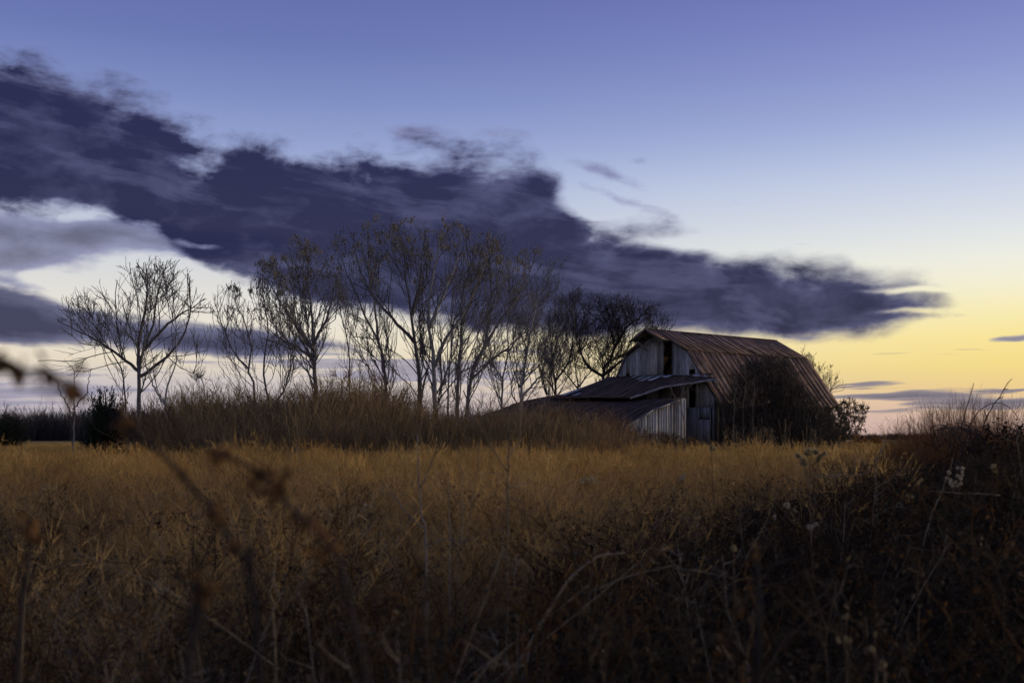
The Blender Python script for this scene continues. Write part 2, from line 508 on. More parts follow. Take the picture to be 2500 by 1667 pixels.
M['brush'] = material('brown_brush_stem', leafy((0.27, 0.18, 0.08), (0.44, 0.315, 0.15), 0.45, 0.3, 1.5), 0.9, 0.1)
M['bush'] = material('grey_brown_bush_twig', leafy((0.075, 0.062, 0.048), (0.13, 0.105, 0.08), 0.25, 0.15, 1.0), 0.9, 0.1)
M['bush_leaf'] = material('dull_olive_leaf', leafy((0.045, 0.045, 0.022), (0.10, 0.085, 0.05), 0.3, 0.25, 2.0), 0.8, 0.2)
M['pods'] = material('dry_seed_cluster', leafy((0.15, 0.13, 0.09), (0.23, 0.205, 0.145), 0.2, 0.4, 1.0), 0.9, 0.1)
M['cedar'] = material('dark_cedar_needles', leafy((0.016, 0.024, 0.014), (0.035, 0.042, 0.022), 0.25, 0.2, 2.0), 0.8, 0.2)
M['straw'] = material('golden_straw', leafy((0.43, 0.25, 0.072), (0.60, 0.395, 0.135), 0.4, 0.45, 1.0), 0.9, 0.1)
M['straw_dull'] = material('dull_straw', leafy((0.20, 0.115, 0.045), (0.36, 0.225, 0.095), 0.45, 0.4, 1.0), 0.9, 0.1)
M['straw_grey'] = material('greyed_straw', leafy((0.15, 0.108, 0.058), (0.33, 0.25, 0.14), 0.6, 0.25, 2.0), 0.9, 0.1)
M['weed'] = material('dead_weed', leafy((0.042, 0.030, 0.017), (0.125, 0.088, 0.048), 0.6, 0.15, 3.0), 0.9, 0.1)
M['weed_dark'] = material('blackened_weed', leafy((0.020, 0.014, 0.009), (0.065, 0.045, 0.025), 0.5, 0.12, 3.0), 0.9, 0.1)
M['weed_rust'] = material('rust_brown_weed', leafy((0.075, 0.036, 0.013), (0.15, 0.075, 0.025), 0.4, 0.3, 3.0), 0.9, 0.1)
M['lawn'] = material('yellow_green_lawn', leafy((0.24, 0.235, 0.045), (0.34, 0.27, 0.075), 0.3, 0.4, 1.0), 0.9, 0.1)
M['field'] = material('golden_stubble', leafy((0.40, 0.25, 0.07), (0.50, 0.33, 0.11), 0.2, 0.4, 1.0), 0.9, 0.1)
M['cane'] = material('pale_dry_cane', plain((0.21, 0.155, 0.085), 0.4, 12, 0.25), 0.85, 0.2)
M['cane_brown'] = material('brown_cane', plain((0.10, 0.058, 0.034), 0.35, 8, 0.2), 0.85, 0.2)
M['cane_dark'] = material('dark_cane', plain((0.03, 0.021, 0.017), 0.35, 8, 0.2), 0.85, 0.2)
M['fluff'] = material('cream_seed_fluff', leafy((0.48, 0.40, 0.27), (0.58, 0.50, 0.36), 0.1, 0.4, 8.0), 1.0, 0.05)
M['fluff_dull'] = material('yellowed_seed_fluff', leafy((0.40, 0.31, 0.15), (0.50, 0.41, 0.22), 0.15, 0.4, 8.0), 1.0, 0.05)
M['dead_leaf'] = material('dead_brown_leaf', leafy((0.11, 0.058, 0.022), (0.19, 0.095, 0.034), 0.3, 0.3, 4.0), 0.85, 0.2)
M['orange_leaf'] = material('orange_autumn_leaf', leafy((0.26, 0.10, 0.025), (0.36, 0.17, 0.03), 0.3, 0.45, 4.0), 0.8, 0.2)
M['far_wood'] = material('far_woods_twig', leafy((0.050, 0.046, 0.048), (0.095, 0.078, 0.068), 0.3, 0.1, 0.5), 1.0, 0.05)

def ground_fn(N, b):
    c = obj_coord(N); x, y, z = N.sep(c)
    n1 = N.noise(c, 0.35, 6, 0.6); n2 = N.noise(c, 6.0, 5, 0.65)
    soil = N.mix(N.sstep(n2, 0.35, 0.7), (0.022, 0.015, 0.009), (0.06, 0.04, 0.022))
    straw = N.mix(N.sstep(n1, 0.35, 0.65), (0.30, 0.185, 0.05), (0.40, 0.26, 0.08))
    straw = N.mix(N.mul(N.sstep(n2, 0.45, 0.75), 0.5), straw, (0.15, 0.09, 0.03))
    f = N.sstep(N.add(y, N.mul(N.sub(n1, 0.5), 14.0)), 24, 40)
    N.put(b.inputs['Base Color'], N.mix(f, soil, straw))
    bump(N, b, n2, 0.6, 0.05)
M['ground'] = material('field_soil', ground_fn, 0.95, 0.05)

# ------------------------------------------------------------------ ground
ys = np.concatenate([np.linspace(-60, 0, 13)[:-1], np.linspace(0, 60, 61)[:-1], np.linspace(60, 160, 41)[:-1], np.geomspace(160, 3200, 26)])
us = np.concatenate([-np.geomspace(3200, 62, 18), np.linspace(-58, 58, 81), np.geomspace(62, 3200, 18)])
GX, GY = np.meshgrid(us, ys)
gv = np.stack([GX, GY, gz(GX, GY)], -1).reshape(-1, 3)
nx = len(us); ny = len(ys)
ii = (np.arange(ny - 1)[:, None] * nx + np.arange(nx - 1)[None]).ravel()
gq = np.stack([ii, ii + 1, ii + nx + 1, ii + nx], -1)
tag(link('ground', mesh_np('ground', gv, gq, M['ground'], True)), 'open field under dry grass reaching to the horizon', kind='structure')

# ------------------------------------------------------------------ barn
BC = np.array([10.8, 88.8]); BZ = 0.30
BROT = math.atan2(-0.75, 0.662)
barn = empty('gambrel_barn', (BC[0], BC[1], BZ), BROT)
tag(barn, 'old grey board barn with rusty gambrel roof and open hay door', 'barn')
BR = random.Random(3)
BL = 14.35                       # length of the barn
PR = [(0, 9.07), (3.1, 7.42), (5.72, 3.95), (6.2, 3.42)]
PL = [(0, 9.07), (-3.1, 7.42), (-5.3, 3.62)]

def roofz(w):
    p = PR if w >= 0 else PL
    w = abs(w)
    return float(np.interp(w, [abs(a) for a, b in p], [b for a, b in p]))

def sheet(EL, ER, thick=0.012, rib=0.045, ribw=0.05):
    """roofing sheet between two edges (k points each) with a standing seam along the first edge"""
    g = Geo(); EL = np.asarray(EL, float); ER = np.asarray(ER, float); k = len(EL)
    along = norm(np.gradient(EL, axis=0)); across = norm(ER - EL)
    n = norm(np.cross(along, across)); n = n * np.where(n[:, 2:3] < 0, -1, 1)
    def strip(a, b, lo, hi):
        v = np.concatenate([a + n * lo, b + n * lo, a + n * hi, b + n * hi])
        q = []
        for i in range(k - 1):
            A0, A1, B0, B1 = i, i + 1, k + i, k + i + 1
            C0, C1, D0, D1 = 2 * k + i, 2 * k + i + 1, 3 * k + i, 3 * k + i + 1
            q += [(A0, B0, B1, A1), (C0, C1, D1, D0), (A0, A1, C1, C0), (B0, D0, D1, B1)]
        q += [(0, 2 * k, 3 * k, k), (k - 1, 2 * k - 1, 4 * k - 1, 3 * k - 1)]
        g.add(v, q=q)
    strip(EL, ER, 0.0, thick)
    strip(EL, EL + across * ribw, thick + 0.001, rib)
    return g

def B(p): return (p[0], p[1], p[2] - BZ)

def board(parent, mat, w0, w1, y, zb0, zb1, zt0, zt1, thick=0.03, side=-1, name='board'):
    """upright board in the plane y = const (outer face towards -y)"""
    g = Geo(); d = thick * side
    j = BR.uniform(-0.012, 0.012)
    g.hexa([B((w0, y, zb0)), B((w1, y, zb1)), B((w1, y + d + j * side, zb1)), B((w0, y + d, zb0)),
            B((w0, y, zt0)), B((w1, y, zt1)), B((w1, y + d, zt1)), B((w0, y + d + j * side, zt0))])
    return link(name, g.mesh(name, mat), parent)

def board_w(parent, mat, y0, y1, w, zb0, zb1, zt0, zt1, thick=0.03, side=1, name='board'):
    """upright board in the plane w = const (outer face towards +w when side = 1)"""
    g = Geo(); d = thick * side
    g.hexa([B((w, y0, zb0)), B((w, y1, zb1)), B((w + d, y1, zb1)), B((w + d + BR.uniform(-.01, .01), y0, zb0)),
            B((w, y0, zt0)), B((w, y1, zt1)), B((w + d + BR.uniform(-.01, .01), y1, zt1)), B((w + d, y0, zt0))])
    return link(name, g.mesh(name, mat), parent)

# roof: ridge cap and frame carry the sheets
g = Geo()
g.beam(B((0, -1.36, 9.075)), B((0, BL + 0.3, 9.075)), 0.26, 0.03)
roof = link('roof', g.mesh('roof', M['rust']), barn)
def sheets(prof, y0, y1, step, sign=1):
    prof = np.array([(a, b) for a, b in prof])
    n = max(1, round((y1 - y0) / step)); e = np.linspace(y0, y1, n + 1)
    for i in range(1, n): e[i] += BR.uniform(-0.11, 0.11) * step
    for i in range(n):
        j = BR.uniform(-0.02, 0.02)
        k = BR.uniform(0, 0.012); lift = BR.uniform(0.03, 0.10) if BR.random() < 0.16 else 0.0; rb = BR.uniform(0.028, 0.058)
        L = [B((a, e[i], b + k)) for a, b in prof]; R = [B((a, e[i + 1] + 0.012, b + k)) for a, b in prof]
        L[-1] = (L[-1][0] + j * sign, L[-1][1], L[-1][2] - abs(j)); R[-1] = (R[-1][0] + j * sign, R[-1][1], R[-1][2] - abs(j))
        R[-1] = (R[-1][0], R[-1][1], R[-1][2] + lift); L[-1] = (L[-1][0], L[-1][1], L[-1][2] + lift * 0.4)
        link('roof_sheet', sheet(L, R, rib=rb).mesh('roof_sheet', M['rust']), roof)
sheets([(0.03, 9.055), (1.6, 8.205), (3.16, 7.40)], -0.28, BL + 0.3, 0.67)
sheets([(3.05, 7.43), (4.5, 5.55), (5.72, 3.97), (6.2, 3.42)], -0.25, BL + 0.3, 0.60)
sheets([(-0.03, 9.055), (-3.16, 7.40)], -0.28, BL + 0.3, 0.67, -1)
sheets([(-3.05, 7.43), (-5.3, 3.62)], -0.05, BL + 0.3, 1.2, -1)
# hay hood
sheets([(0.03, 9.055), (1.6, 8.205)], -1.36, -0.29, 0.54)
sheets([(-0.03, 9.055), (-1.6, 8.205)], -1.36, -0.29, 0.54, -1)
g = Geo()      # rafters and verge boards under the sheets
for y in (-1.33, -0.75):
    g.beam(B((0.05, y, 8.97)), B((1.56, y, 8.155)), 0.05, 0.09); g.beam(B((-0.05, y, 8.97)), B((-1.56, y, 8.155)), 0.05, 0.09)
g.beam(B((-1.55, -0.70, 8.10)), B((1.55, -0.70, 8.10)), 0.07, 0.07)
link('hood_frame', g.mesh('hood_frame', M['wood_dark']), barn)
for s in (-1, 1):
    g = Geo()
    g.beam(B((s * 0.95, -0.06, 7.55)), B((s * 1.12, -0.95, 8.22)), 0.07, 0.07)
    link('knee_brace', g.mesh('knee_brace', M['fascia']), barn)
for (a, b) in ((PR[0], PR[1]), (PR[1], PR[2]), (PR[2], PR[3]), (PL[0], PL[1]), (PL[1], PL[2])):
    for y in (-0.20, BL + 0.2):
        g = Geo()
        g.beam(B((a[0] * 0.985, y, a[1] - 0.09)), B((b[0] * 0.985, y, b[1] - 0.09)), 0.05, 0.12)
        link('verge_board', g.mesh('verge_board', M['wood_dark']), barn)

# front wall: timber frame with boards hung on it
g = Geo()
for z in (0.5, 1.7, 3.15, 4.6, 5.6):
    g.beam(B((-5.0, 0.10, z)), B((5.2, 0.10, z)), 0.12, 0.16)
for w in (-5.0, -2.6, -0.68, 1.42, 2.6, 5.2):
    g.beam(B((w, 0.14, 0.2)), B((w, 0.14, roofz(w) - 0.25)), 0.14, 0.14, (0, 1, 0))
front = link('front_wall', g.mesh('front_wall', M['wood_dark']), barn)
edges = [-5.2]
while edges[-1] < 5.3: edges.append(edges[-1] + BR.uniform(0.24, 0.36))
edges[-1] = 5.36
for w0, w1 in zip(edges[:-1], edges[1:]):            # upper tier up to the roof
    a, b = w0 + 0.005, w1 - 0.005
    if b > -0.60 and a < 1.36:                       # hay door bay
        continue
    zb = 3.2 + BR.uniform(-0.06, 0.03)
    if -3.5 < w0 < -2.9 or 3.0 < w0 < 3.6: zb = 5.98
    za, zt = roofz(a) - 0.16, roofz(b) - 0.16
    j = BR.uniform(-0.006, 0.006)
    if za - zb > 0.1 and zt - zb > 0.1: board(front, M['wood'], a + j, b + j, 0.03, zb, zb, za, zt, 0.028)
for a, b in ((-0.60, 0.03), (0.04, 0.68), (0.69, 1.36)):
    board(front, M['wood'], a, b, 0.03, 8.22, 8.22, roofz(a) - 0.16, roofz(b) - 0.16)
    board(front, M['wood'], a, b, 0.03, 3.2, 3.2, 5.55, 5.55)
for w0, w1 in zip(edges[:-1], edges[1:]):            # lower tier
    a, b = w0 + 0.008, w1 - 0.008
    if b > 4.03 and a < 4.97: continue
    board(front, M['wood'], a, b, 0.02, 0.25 + BR.uniform(-.05, .12), 0.25, 3.24, 3.24, 0.03)
for a, b in ((3.86, 4.02), (4.98, 5.07)):
    board(front, M['wood'], a, b, -0.02, 0.3, 0.3, 3.24, 3.24, 0.03)
for i in range(3):
    board(front, M['wood'], 4.03 + i * 0.315, 4.335 + i * 0.315, 0.015, 2.46, 2.46, 3.235, 3.235, 0.03)
# hay door
g = Geo()
for z in (5.85, 7.0, 8.05): g.beam(B((-0.58, -0.035, z)), B((0.66, -0.035, z)), 0.03, 0.12)
for a, b in (((-0.5, 5.85), (0.6, 7.0)), ((-0.5, 7.0), (0.6, 8.05))): g.beam(B((a[0], -0.035, a[1])), B((b[0], -0.035, b[1])), 0.025, 0.10)
hay = link('hay_door', g.mesh('hay_door', M['wood_dark']), barn)
for i in range(4):
    board(hay, M['wood'], -0.60 + i * 0.32, -0.60 + i * 0.32 + 0.308, -0.055, 5.62, 5.60, 8.16, 8.18, 0.028)
# plank door at the foot of the wall
g = Geo()
for z in (0.75, 2.1): g.beam(B((4.05, 0.0, z)), B((4.95, 0.0, z)), 0.03, 0.12)
g.beam(B((4.10, 0.0, 0.75)), B((4.90, 0.0, 2.1)), 0.025, 0.10)
door = link('door', g.mesh('door', M['wood_dark']), barn)
for i in range(3):
    board(door, M['fascia'], 4.04 + i * 0.305, 4.335 + i * 0.305, -0.02, 0.44, 0.44, 2.38, 2.38, 0.03)
g = Geo(); g.box(B((4.86, -0.09, 1.35)), B((4.90, -0.055, 1.55)))
link('handle', g.mesh('handle', M['dark_metal']), door)
g = Geo(); g.beam(B((3.98, -0.045, 2.43)), B((5.02, -0.045, 2.43)), 0.06, 0.09)
link('lintel', g.mesh('lintel', M['wood_dark']), barn)

# right side wall under the eave, half open, with posts
g = Geo()
for y in np.linspace(0.1, BL, 7): g.beam(B((5.30, y, 0.1)), B((5.30, y, 4.3)), 0.18, 0.18, (0, 1, 0))
g.beam(B((5.30, 0, 3.35)), B((5.30, BL, 3.35)), 0.16, 0.2)
g.beam(B((5.95, -0.1, 3.50)), B((5.95, BL, 3.50)), 0.1, 0.14)
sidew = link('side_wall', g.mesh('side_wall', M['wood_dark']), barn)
y = 0.05
while y < BL - 0.3:
    wd = BR.uniform(0.28, 0.42)
    if BR.random() > 0.18:
        z0 = 0.2 + BR.uniform(0, 0.25); z1 = 3.95 + BR.uniform(-0.1, 0.1)
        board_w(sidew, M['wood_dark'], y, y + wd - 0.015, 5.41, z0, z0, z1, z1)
    y += wd
g = Geo()
g.box(B((-5.25, 0.06, 0.1)), B((-5.17, BL, 4.1)))
link('far_side_wall', g.mesh('far_side_wall', M['wood']), barn)
g = Geo()
prof = [(5.3, 0.1), (5.3, 4.3), (3.1, 7.2), (0, 8.85), (-3.1, 7.2), (-5.2, 3.6), (-5.2, 0.1)]
v = [B((a, BL, b)) for a, b in prof] + [B((a, BL + 0.06, b)) for a, b in prof]
n = len(prof)
me = bpy.data.meshes.new('back_wall')
me.from_pydata([tuple(p) for p in v], [], [tuple(range(n)), tuple(range(2 * n - 1, n - 1, -1))] + [(i, n + i, n + (i + 1) % n, (i + 1) % n) for i in range(n)])
me.materials.append(M['wood']); link('back_wall', me, barn)
g = Geo(); g.box(B((-5.1, 0.3, 0.22)), B((5.2, BL - 0.1, 0.30)))
link('floor', g.mesh('floor', M['weed_dark']), barn)

# ------------------------------------------------------------------ lean-to shed with two sagging roofs against the barn front
shed = empty('lean_to_shed', (BC[0], BC[1], BZ), BROT)
tag(shed, 'sagging lean-to shed with dark rusted metal roofs against the barn front', 'shed')
def u_end(w):          # how far the torn upper roof still reaches out
    return float(np.interp(w, [-5, 1.25, 3.03, 4.63, 5.7], [6.1, 4.25, 2.75, 1.35, 0.12]))
def zup(u, w):
    top = np.interp(w, [-5, -4, 0, 4, 5.7], [5.78, 5.75, 5.69, 5.52, 5.32])
    end = np.interp(w, [-5, 1.25, 3.03, 4.63, 5.7], [3.98, 3.92, 4.70, 4.99, 5.28])
    t = np.clip(u / u_end(w), 0, 1.1)
    p = np.interp(w, [-5, 1.25, 5.7], [0.85, 1.25, 1.0])
    return top + (end - top) * t ** p
def zlo(u, w):
    z = np.interp(u, [1.2, 3.7, 6.86, 9.8, 10.4], [4.35, 3.80, 2.96, 1.66, 1.36])
    return z + 0.62 * np.clip((1.25 - w) / 6.25, 0, 1) * np.interp(u, [1, 4, 7, 10], [0.2, 0.7, 1.0, 0.8]) - 0.06 * np.sin(np.clip((w + 8.5) / 14.2, 0, 1) * np.pi)
g = Geo()
for w in np.linspace(-4.9, 4.4, 8):
    pts = [(w, -u, zup(u, w) - 0.10) for u in np.linspace(0.02, u_end(w) - 0.1, 5)]
    for a, b in zip(pts[:-1], pts[1:]): g.beam(B(a), B(b), 0.06, 0.13)
up_roof = link('upper_roof', g.mesh('upper_roof', M['wood_dark']), shed)
e = np.linspace(-5.0, 5.7, 20)
for i in range(len(e) - 1):
    j = BR.uniform(0, 0.025); dl = BR.uniform(-.06, .09)
    def edge(w): return [B((w, -u, zup(u, w) + j)) for u in np.linspace(0.03, u_end(w) + dl, 8)]
    link('roof_sheet', sheet(edge(e[i]), edge(e[i + 1])).mesh('roof_sheet', M['rust_flat']), up_roof)
# loose pale sheets lying near the top of the upper roof
for w, u0, u1, wd in ((-1.9, 0.2, 0.8, 0.4), (-1.0, 0.12, 1.3, 0.45), (-0.3, 0.1, 1.7, 0.5), (0.5, 0.1, 1.6, 0.5), (1.3, 0.15, 0.9, 0.5), (3.7, 0.06, 0.4, 0.6), (4.4, 0.05, 0.3, 0.5), (-4.7, 3.6, 5.4, 0.5), (-3.6, 4.6, 5.3, 0.4)):
    L = [B((w, -u, zup(u, w) + 0.075)) for u in (u0, u1)]; R = [B((w + wd, -u - 0.1, zup(u, w + wd) + 0.075)) for u in (u0, u1)]
    link('loose_sheet', sheet(L, R).mesh('loose_sheet', M['zinc']), up_roof)
g = Geo()
pts = [(w + 0.03, -u_end(w) - 0.03, zup(u_end(w), w) - 0.05) for w in (5.74, 5.1, 4.4, 3.7, 3.03, 2.4, 1.8, 1.2)]
for a, b in zip(pts[:-1], pts[1:]): g.beam(B(a), B(b), 0.04, 0.15)
link('fascia_board', g.mesh('fascia_board', M['fascia']), shed)
g = Geo(); g.beam(B((5.76, -0.16, zup(0, 5.7) - 0.10)), B((5.78, -0.15, 4.58)), 0.05, 0.12, (0, 1, 0))
tag(link('hanging_board', g.mesh('hanging_board', M['fascia']), shed), 'pale broken board dangling from the roof tip')
# lower roof
g = Geo()
for w in np.linspace(-8.3, 5.5, 9):
    pts = [(w, -u, zlo(u, w) - 0.10) for u in (3.75, 6.8, 9.75, 10.3)]
    for a, b in zip(pts[:-1], pts[1:]): g.beam(B(a), B(b), 0.06, 0.13)
lo_roof = link('lower_roof', g.mesh('lower_roof', M['wood_dark']), shed)
e = np.linspace(-8.5, 5.7, 25)
for i in range(len(e) - 1):
    us_ = [3.7 if e[i] > 0.9 else 2.2, 5.2, 6.86, 8.3, 9.8, 10.4 + BR.uniform(-.1, .1)]
    j = BR.uniform(0, 0.02)
    L = [B((e[i], -u, zlo(u, e[i]) + j)) for u in us_]; R = [B((e[i + 1] + 0.012, -u, zlo(u, e[i + 1]) + j)) for u in us_]
    link('roof_sheet', sheet(L, R, rib=0.06, ribw=0.06).mesh('roof_sheet', M['rust_flat']), lo_roof)
g = Geo()
pts = [(5.74, -u, zlo(u, 5.7) - 0.04) for u in (3.7, 5.2, 6.86, 8.3, 9.8, 10.3)]
for a, b in zip(pts[:-1], pts[1:]): g.beam(B(a), B(b), 0.04, 0.12)
link('fascia_board', g.mesh('fascia_board', M['fascia']), shed)
# collapsed end of the roof
CR = random.Random(11)
g = Geo()
for k in range(9):
    w = -8.8 - k * 0.7; g.beam(B((w, -3.2 + CR.uniform(-.5, .5), 3.3 - k * 0.08)), B((w + CR.uniform(-1, 1), -8.5, 1.6 - k * 0.1)), 0.08, 0.12)
g.beam(B((-8.3, -3.4, 3.55)), B((-14.6, -3.8, 2.9)), 0.12, 0.14); g.beam(B((-8.4, -8.3, 1.7)), B((-14.2, -8.0, 1.2)), 0.12, 0.14)
for w in (-9, -11.8, -14.3): g.beam(B((w, -3.6, 0.1)), B((w, -3.6, 3.2)), 0.14, 0.14, (0, 1, 0))
coll = link('collapsed_roof', g.mesh('collapsed_roof', M['wood_dark']), shed)
for k in range(16):
    w = -8.5 - (k % 8) * 0.82 + CR.uniform(-.2, .2); row = k // 8
    u0 = 3.1 + row * 2.6 + CR.uniform(-.4, .4); u1 = u0 + 2.9
    z0 = 4.15 - (k % 8) * 0.12 - row * 0.85 + CR.uniform(-.08, .14); z1 = z0 - 1.0 + CR.uniform(-.2, .2)
    t = CR.uniform(-0.25, 0.25); sk = CR.uniform(-.4, .4)
    L = [B((w, -u0, z0)), B((w + sk * .4, -(u0 + u1) / 2, (z0 + z1) / 2 + CR.uniform(-.1, .12))), B((w + sk, -u1, z1))]
    R = [(a + 0.85, b + sk * 0.2, c + t * 0.8) for a, b, c in L]
    link('loose_sheet', sheet(L, R).mesh('loose_sheet', M['zinc'] if k in (2, 5, 9) else M['rust_flat']), coll)
# boarded end wall of the shed
g = Geo()
for z in (0.7, 1.6): g.beam(B((5.42, -3.2, z)), B((5.42, -9.6 if z < 1 else -8.6, z)), 0.08, 0.12)
for u in (3.3, 6.0, 8.4, 9.6): g.beam(B((5.40, -u, 0.1)), B((5.40, -u, zlo(u, 5.5) - 0.15)), 0.13, 0.13, (0, 1, 0))
endw = link('end_wall', g.mesh('end_wall', M['wood_dark']), shed)
u = 3.25
while u < 9.7:
    wd = BR.uniform(0.2, 0.34); a, b = u + 0.003, u + wd - 0.003
    zb = 0.25 + BR.uniform(-0.05, 0.15)
    if 7.9 < u < 9.7: zb = 1.12 - (u - 7.9) * 0.10 + BR.uniform(-.05, .05)
    za, zt = zlo(a, 5.5) - 0.12, zlo(b, 5.5) - 0.12
    if za - zb > 0.08:
        o = board_w(endw, M['wood'], -a, -b, 5.49, zb, zb - 0.03, za, zt)
    u += wd
for k, (u0, z0, ang) in enumerate(((7.7, 1.2, 0.35), (8.15, 1.15, 0.3))):
    board_w(endw, M['fascia'], -u0, -u0 - 0.34, 5.56, z0 - 0.1, z0 - 0.22, z0 + 0.62, z0 + 0.50)
g = Geo(); g.box(B((-8.2, -9.9, 0.1)), B((5.4, -9.82, 1.35)))
link('low_wall', g.mesh('low_wall', M['wood_dark']), shed)

# ------------------------------------------------------------------ bare trees
def in_poly(pts, poly):
    x, y = pts[:, 0], pts[:, 1]; poly = np.asarray(poly, float)
    inside = np.zeros(len(pts), bool); n = len(poly); j = n - 1
    for i in range(n):
        xi, yi = poly[i]; xj, yj = poly[j]
        c = ((yi > y) != (yj > y)) & (x < (xj - xi) * (y - yi) / (yj - yi + 1e-12) + xi)
        inside ^= c; j = i
    return inside

def crown_points(poly, D, n, r, depth=0.75):
    """points filling a crown whose outline is the polygon and whose depth follows its width"""
    poly = np.asarray(poly, float); lo, hi = poly.min(0), poly.max(0)
    out = np.zeros((0, 2))
    while len(out) < n:
        p = r.uniform(lo, hi, (n * 2, 2)); out = np.concatenate([out, p[in_poly(p, poly)]])
    out = out[:n]
    cx = (lo[0] + hi[0]) / 2; hw = (hi[0] - lo[0]) / 2
    half = hw / F * D * depth * np.sqrt(np.clip(1 - ((out[:, 0] - cx) / hw) ** 2, 0.05, 1))
    dd = r.uniform(-1, 1, n) * half
    return np.stack([(out[:, 0] - 1250) / F * D, D + dd, CAMZ + (HZ - out[:, 1]) / F * D], -1)

def colonize(seeds, att, step, kill, r, iters=140, up=0.12, reach=None):
    """grow a branching skeleton from the stems (polylines) into the cloud of points"""
    nodes = []; par = []
    for s in seeds:
        s = np.asarray(s, float)
        L = np.linalg.norm(np.diff(s, axis=0), axis=1).sum()
        pl = spline(s, max(3, int(L / step) + 1))
        pl[1:-1] += r.normal(0, step * 0.05, (len(pl) - 2, 3))
        p = -1
        if nodes:
            dist = np.linalg.norm(np.array(nodes) - pl[0], axis=1); k = int(dist.argmin())
            if dist[k] < step * 2.5: p = k; pl = pl[1:]
        for q in pl:
            nodes.append(q); par.append(p); p = len(nodes) - 1
    nodes = [np.asarray(n) for n in nodes]
    att = att.copy(); N = np.array(nodes)
    d = np.linalg.norm(att[:, None] - N[None], axis=2); near = d.argmin(1); dist = d.min(1)
    seen = set()
    for it in range(iters):
        keep = dist > kill
        att, near, dist = att[keep], near[keep], dist[keep]
        if len(att) == 0: break
        use = np.ones(len(att), bool) if reach is None else dist < reach
        if not use.any(): break
        dirs = norm(att[use] - N[near[use]])
        acc = np.zeros_like(N); np.add.at(acc, near[use], dirs)
        act = np.unique(near[use])
        new = []; npar = []
        for k in act:
            v = acc[k]; L = np.linalg.norm(v)
            if L < 1e-6: continue
            v = v / L + np.array([0, 0, up]) + r.normal(0, 0.07, 3)
            if par[k] >= 0: v = v + 0.9 * norm(N[k] - N[par[k]])
            v = v / np.linalg.norm(v)
            key = (int(k), tuple(np.round(v * 3.0).astype(int)))
            if key in seen: continue
            seen.add(key)
            new.append(N[k] + v * step * r.uniform(0.85, 1.15)); npar.append(int(k))
        if not new: break
        base = len(N); new = np.array(new)
        N = np.concatenate([N, new]); par += npar
        d = np.linalg.norm(att[:, None] - new[None], axis=2); m = d.min(1); w = d.argmin(1)
        b = m < dist; dist[b] = m[b]; near[b] = base + w[b]
    par = np.array(par)
    for _ in range(3):                       # ease the kinks out
        ok = np.where(par >= 0)[0]
        cs = np.zeros_like(N); cn = np.zeros(len(N)); np.add.at(cs, par[ok], N[ok]); np.add.at(cn, par[ok], 1)
        mv = ok[cn[ok] > 0]
        N[mv] = 0.5 * N[mv] + 0.25 * N[par[mv]] + 0.25 * cs[mv] / cn[mv][:, None]
    return N, par

def pipe_radii(N, par, tip, p=2.6, rmax=None):
    r = np.zeros(len(N)); kids = np.zeros(len(N), int)
    ok = par >= 0; np.add.at(kids, par[ok], 1)
    acc = np.where(kids == 0, tip ** p, 0.0)
    for i in range(len(N) - 1, -1, -1):
        if par[i] >= 0: acc[par[i]] += acc[i]
    r = acc ** (1 / p)
    if rmax is not None: r = np.minimum(r, rmax * (0.35 + 0.65 * r / r.max())) if r.max() > rmax else r
    return r, kids

def add_twigs(N, par, kids, r, rnd, n_each, length, tip, up=0.5, thin=0.05):
    """short upturned shoots along the outer branches"""
    idx = np.where((r < thin) & (par >= 0))[0]
    if len(idx) == 0: return None
    pick = np.repeat(idx, rnd.poisson(n_each, len(idx)))
    tips = np.where(kids == 0)[0]; pick = np.concatenate([pick, np.repeat(tips, 2)])
    pick = pick[par[pick] >= 0]
    d0 = norm(N[pick] - N[par[pick]])
    side = norm(np.cross(d0, rnd.normal(0, 1, (len(pick), 3))))
    v = norm(d0 * 0.75 + side * rnd.uniform(0.5, 1.0, (len(pick), 1)) + np.array([0, 0, up]) * 0.5)
    L = length * rnd.uniform(0.45, 1.2, (len(pick), 1))
    t0 = rnd.uniform(0, 1, (len(pick), 1))
    a = N[pick] * (1 - t0 * 0.8) + N[par[pick]] * t0 * 0.8
    b = a + v * L * 0.5
    v2 = norm(v + np.array([0, 0, up]) + rnd.normal(0, 0.18, (len(pick), 3)))
    c = b + v2 * L * 0.5
    return a, b, c

def pods_mesh(tips, rnd, mat, off, size=0.26, n=9):
    """drooping bunches of dry seed at the branch ends"""
    k = len(tips)
    a = np.repeat(tips, n, 0) + rnd.normal(0, size * 0.28, (k * n, 3))
    L = size * rnd.uniform(0.5, 1.2, (k * n, 1))
    d = norm(np.stack([rnd.normal(0, 0.55, k * n), rnd.normal(0, 0.55, k * n), -np.ones(k * n)], -1))
    s = norm(np.cross(d, rnd.normal(0, 1, (k * n, 3)))) * size * 0.10
    v = np.stack([a - s * 0.4, a + s * 0.4, a + d * L * 0.55 + s, a + d * L, a + d * L * 0.55 - s], 1).reshape(-1, 3)
    e = np.arange(k * n) * 5
    q = np.stack([e, e + 1, e + 2, e + 4], -1); t = np.stack([e + 4, e + 2, e + 3], -1)
    g = Geo(); g.add(v, q=q, t=t)
    return g.mesh('seed_cluster', mat, off=off)

def hull(pts):
    pts = sorted(set(map(tuple, pts)))
    def half(p):
        h = []
        for q in p:
            while len(h) > 1 and (h[-1][0] - h[-2][0]) * (q[1] - h[-2][1]) - (h[-1][1] - h[-2][1]) * (q[0] - h[-2][0]) <= 0: h.pop()
            h.append(q)
        return h
    l = half(pts); u = half(pts[::-1])
    return l[:-1] + u[:-1]

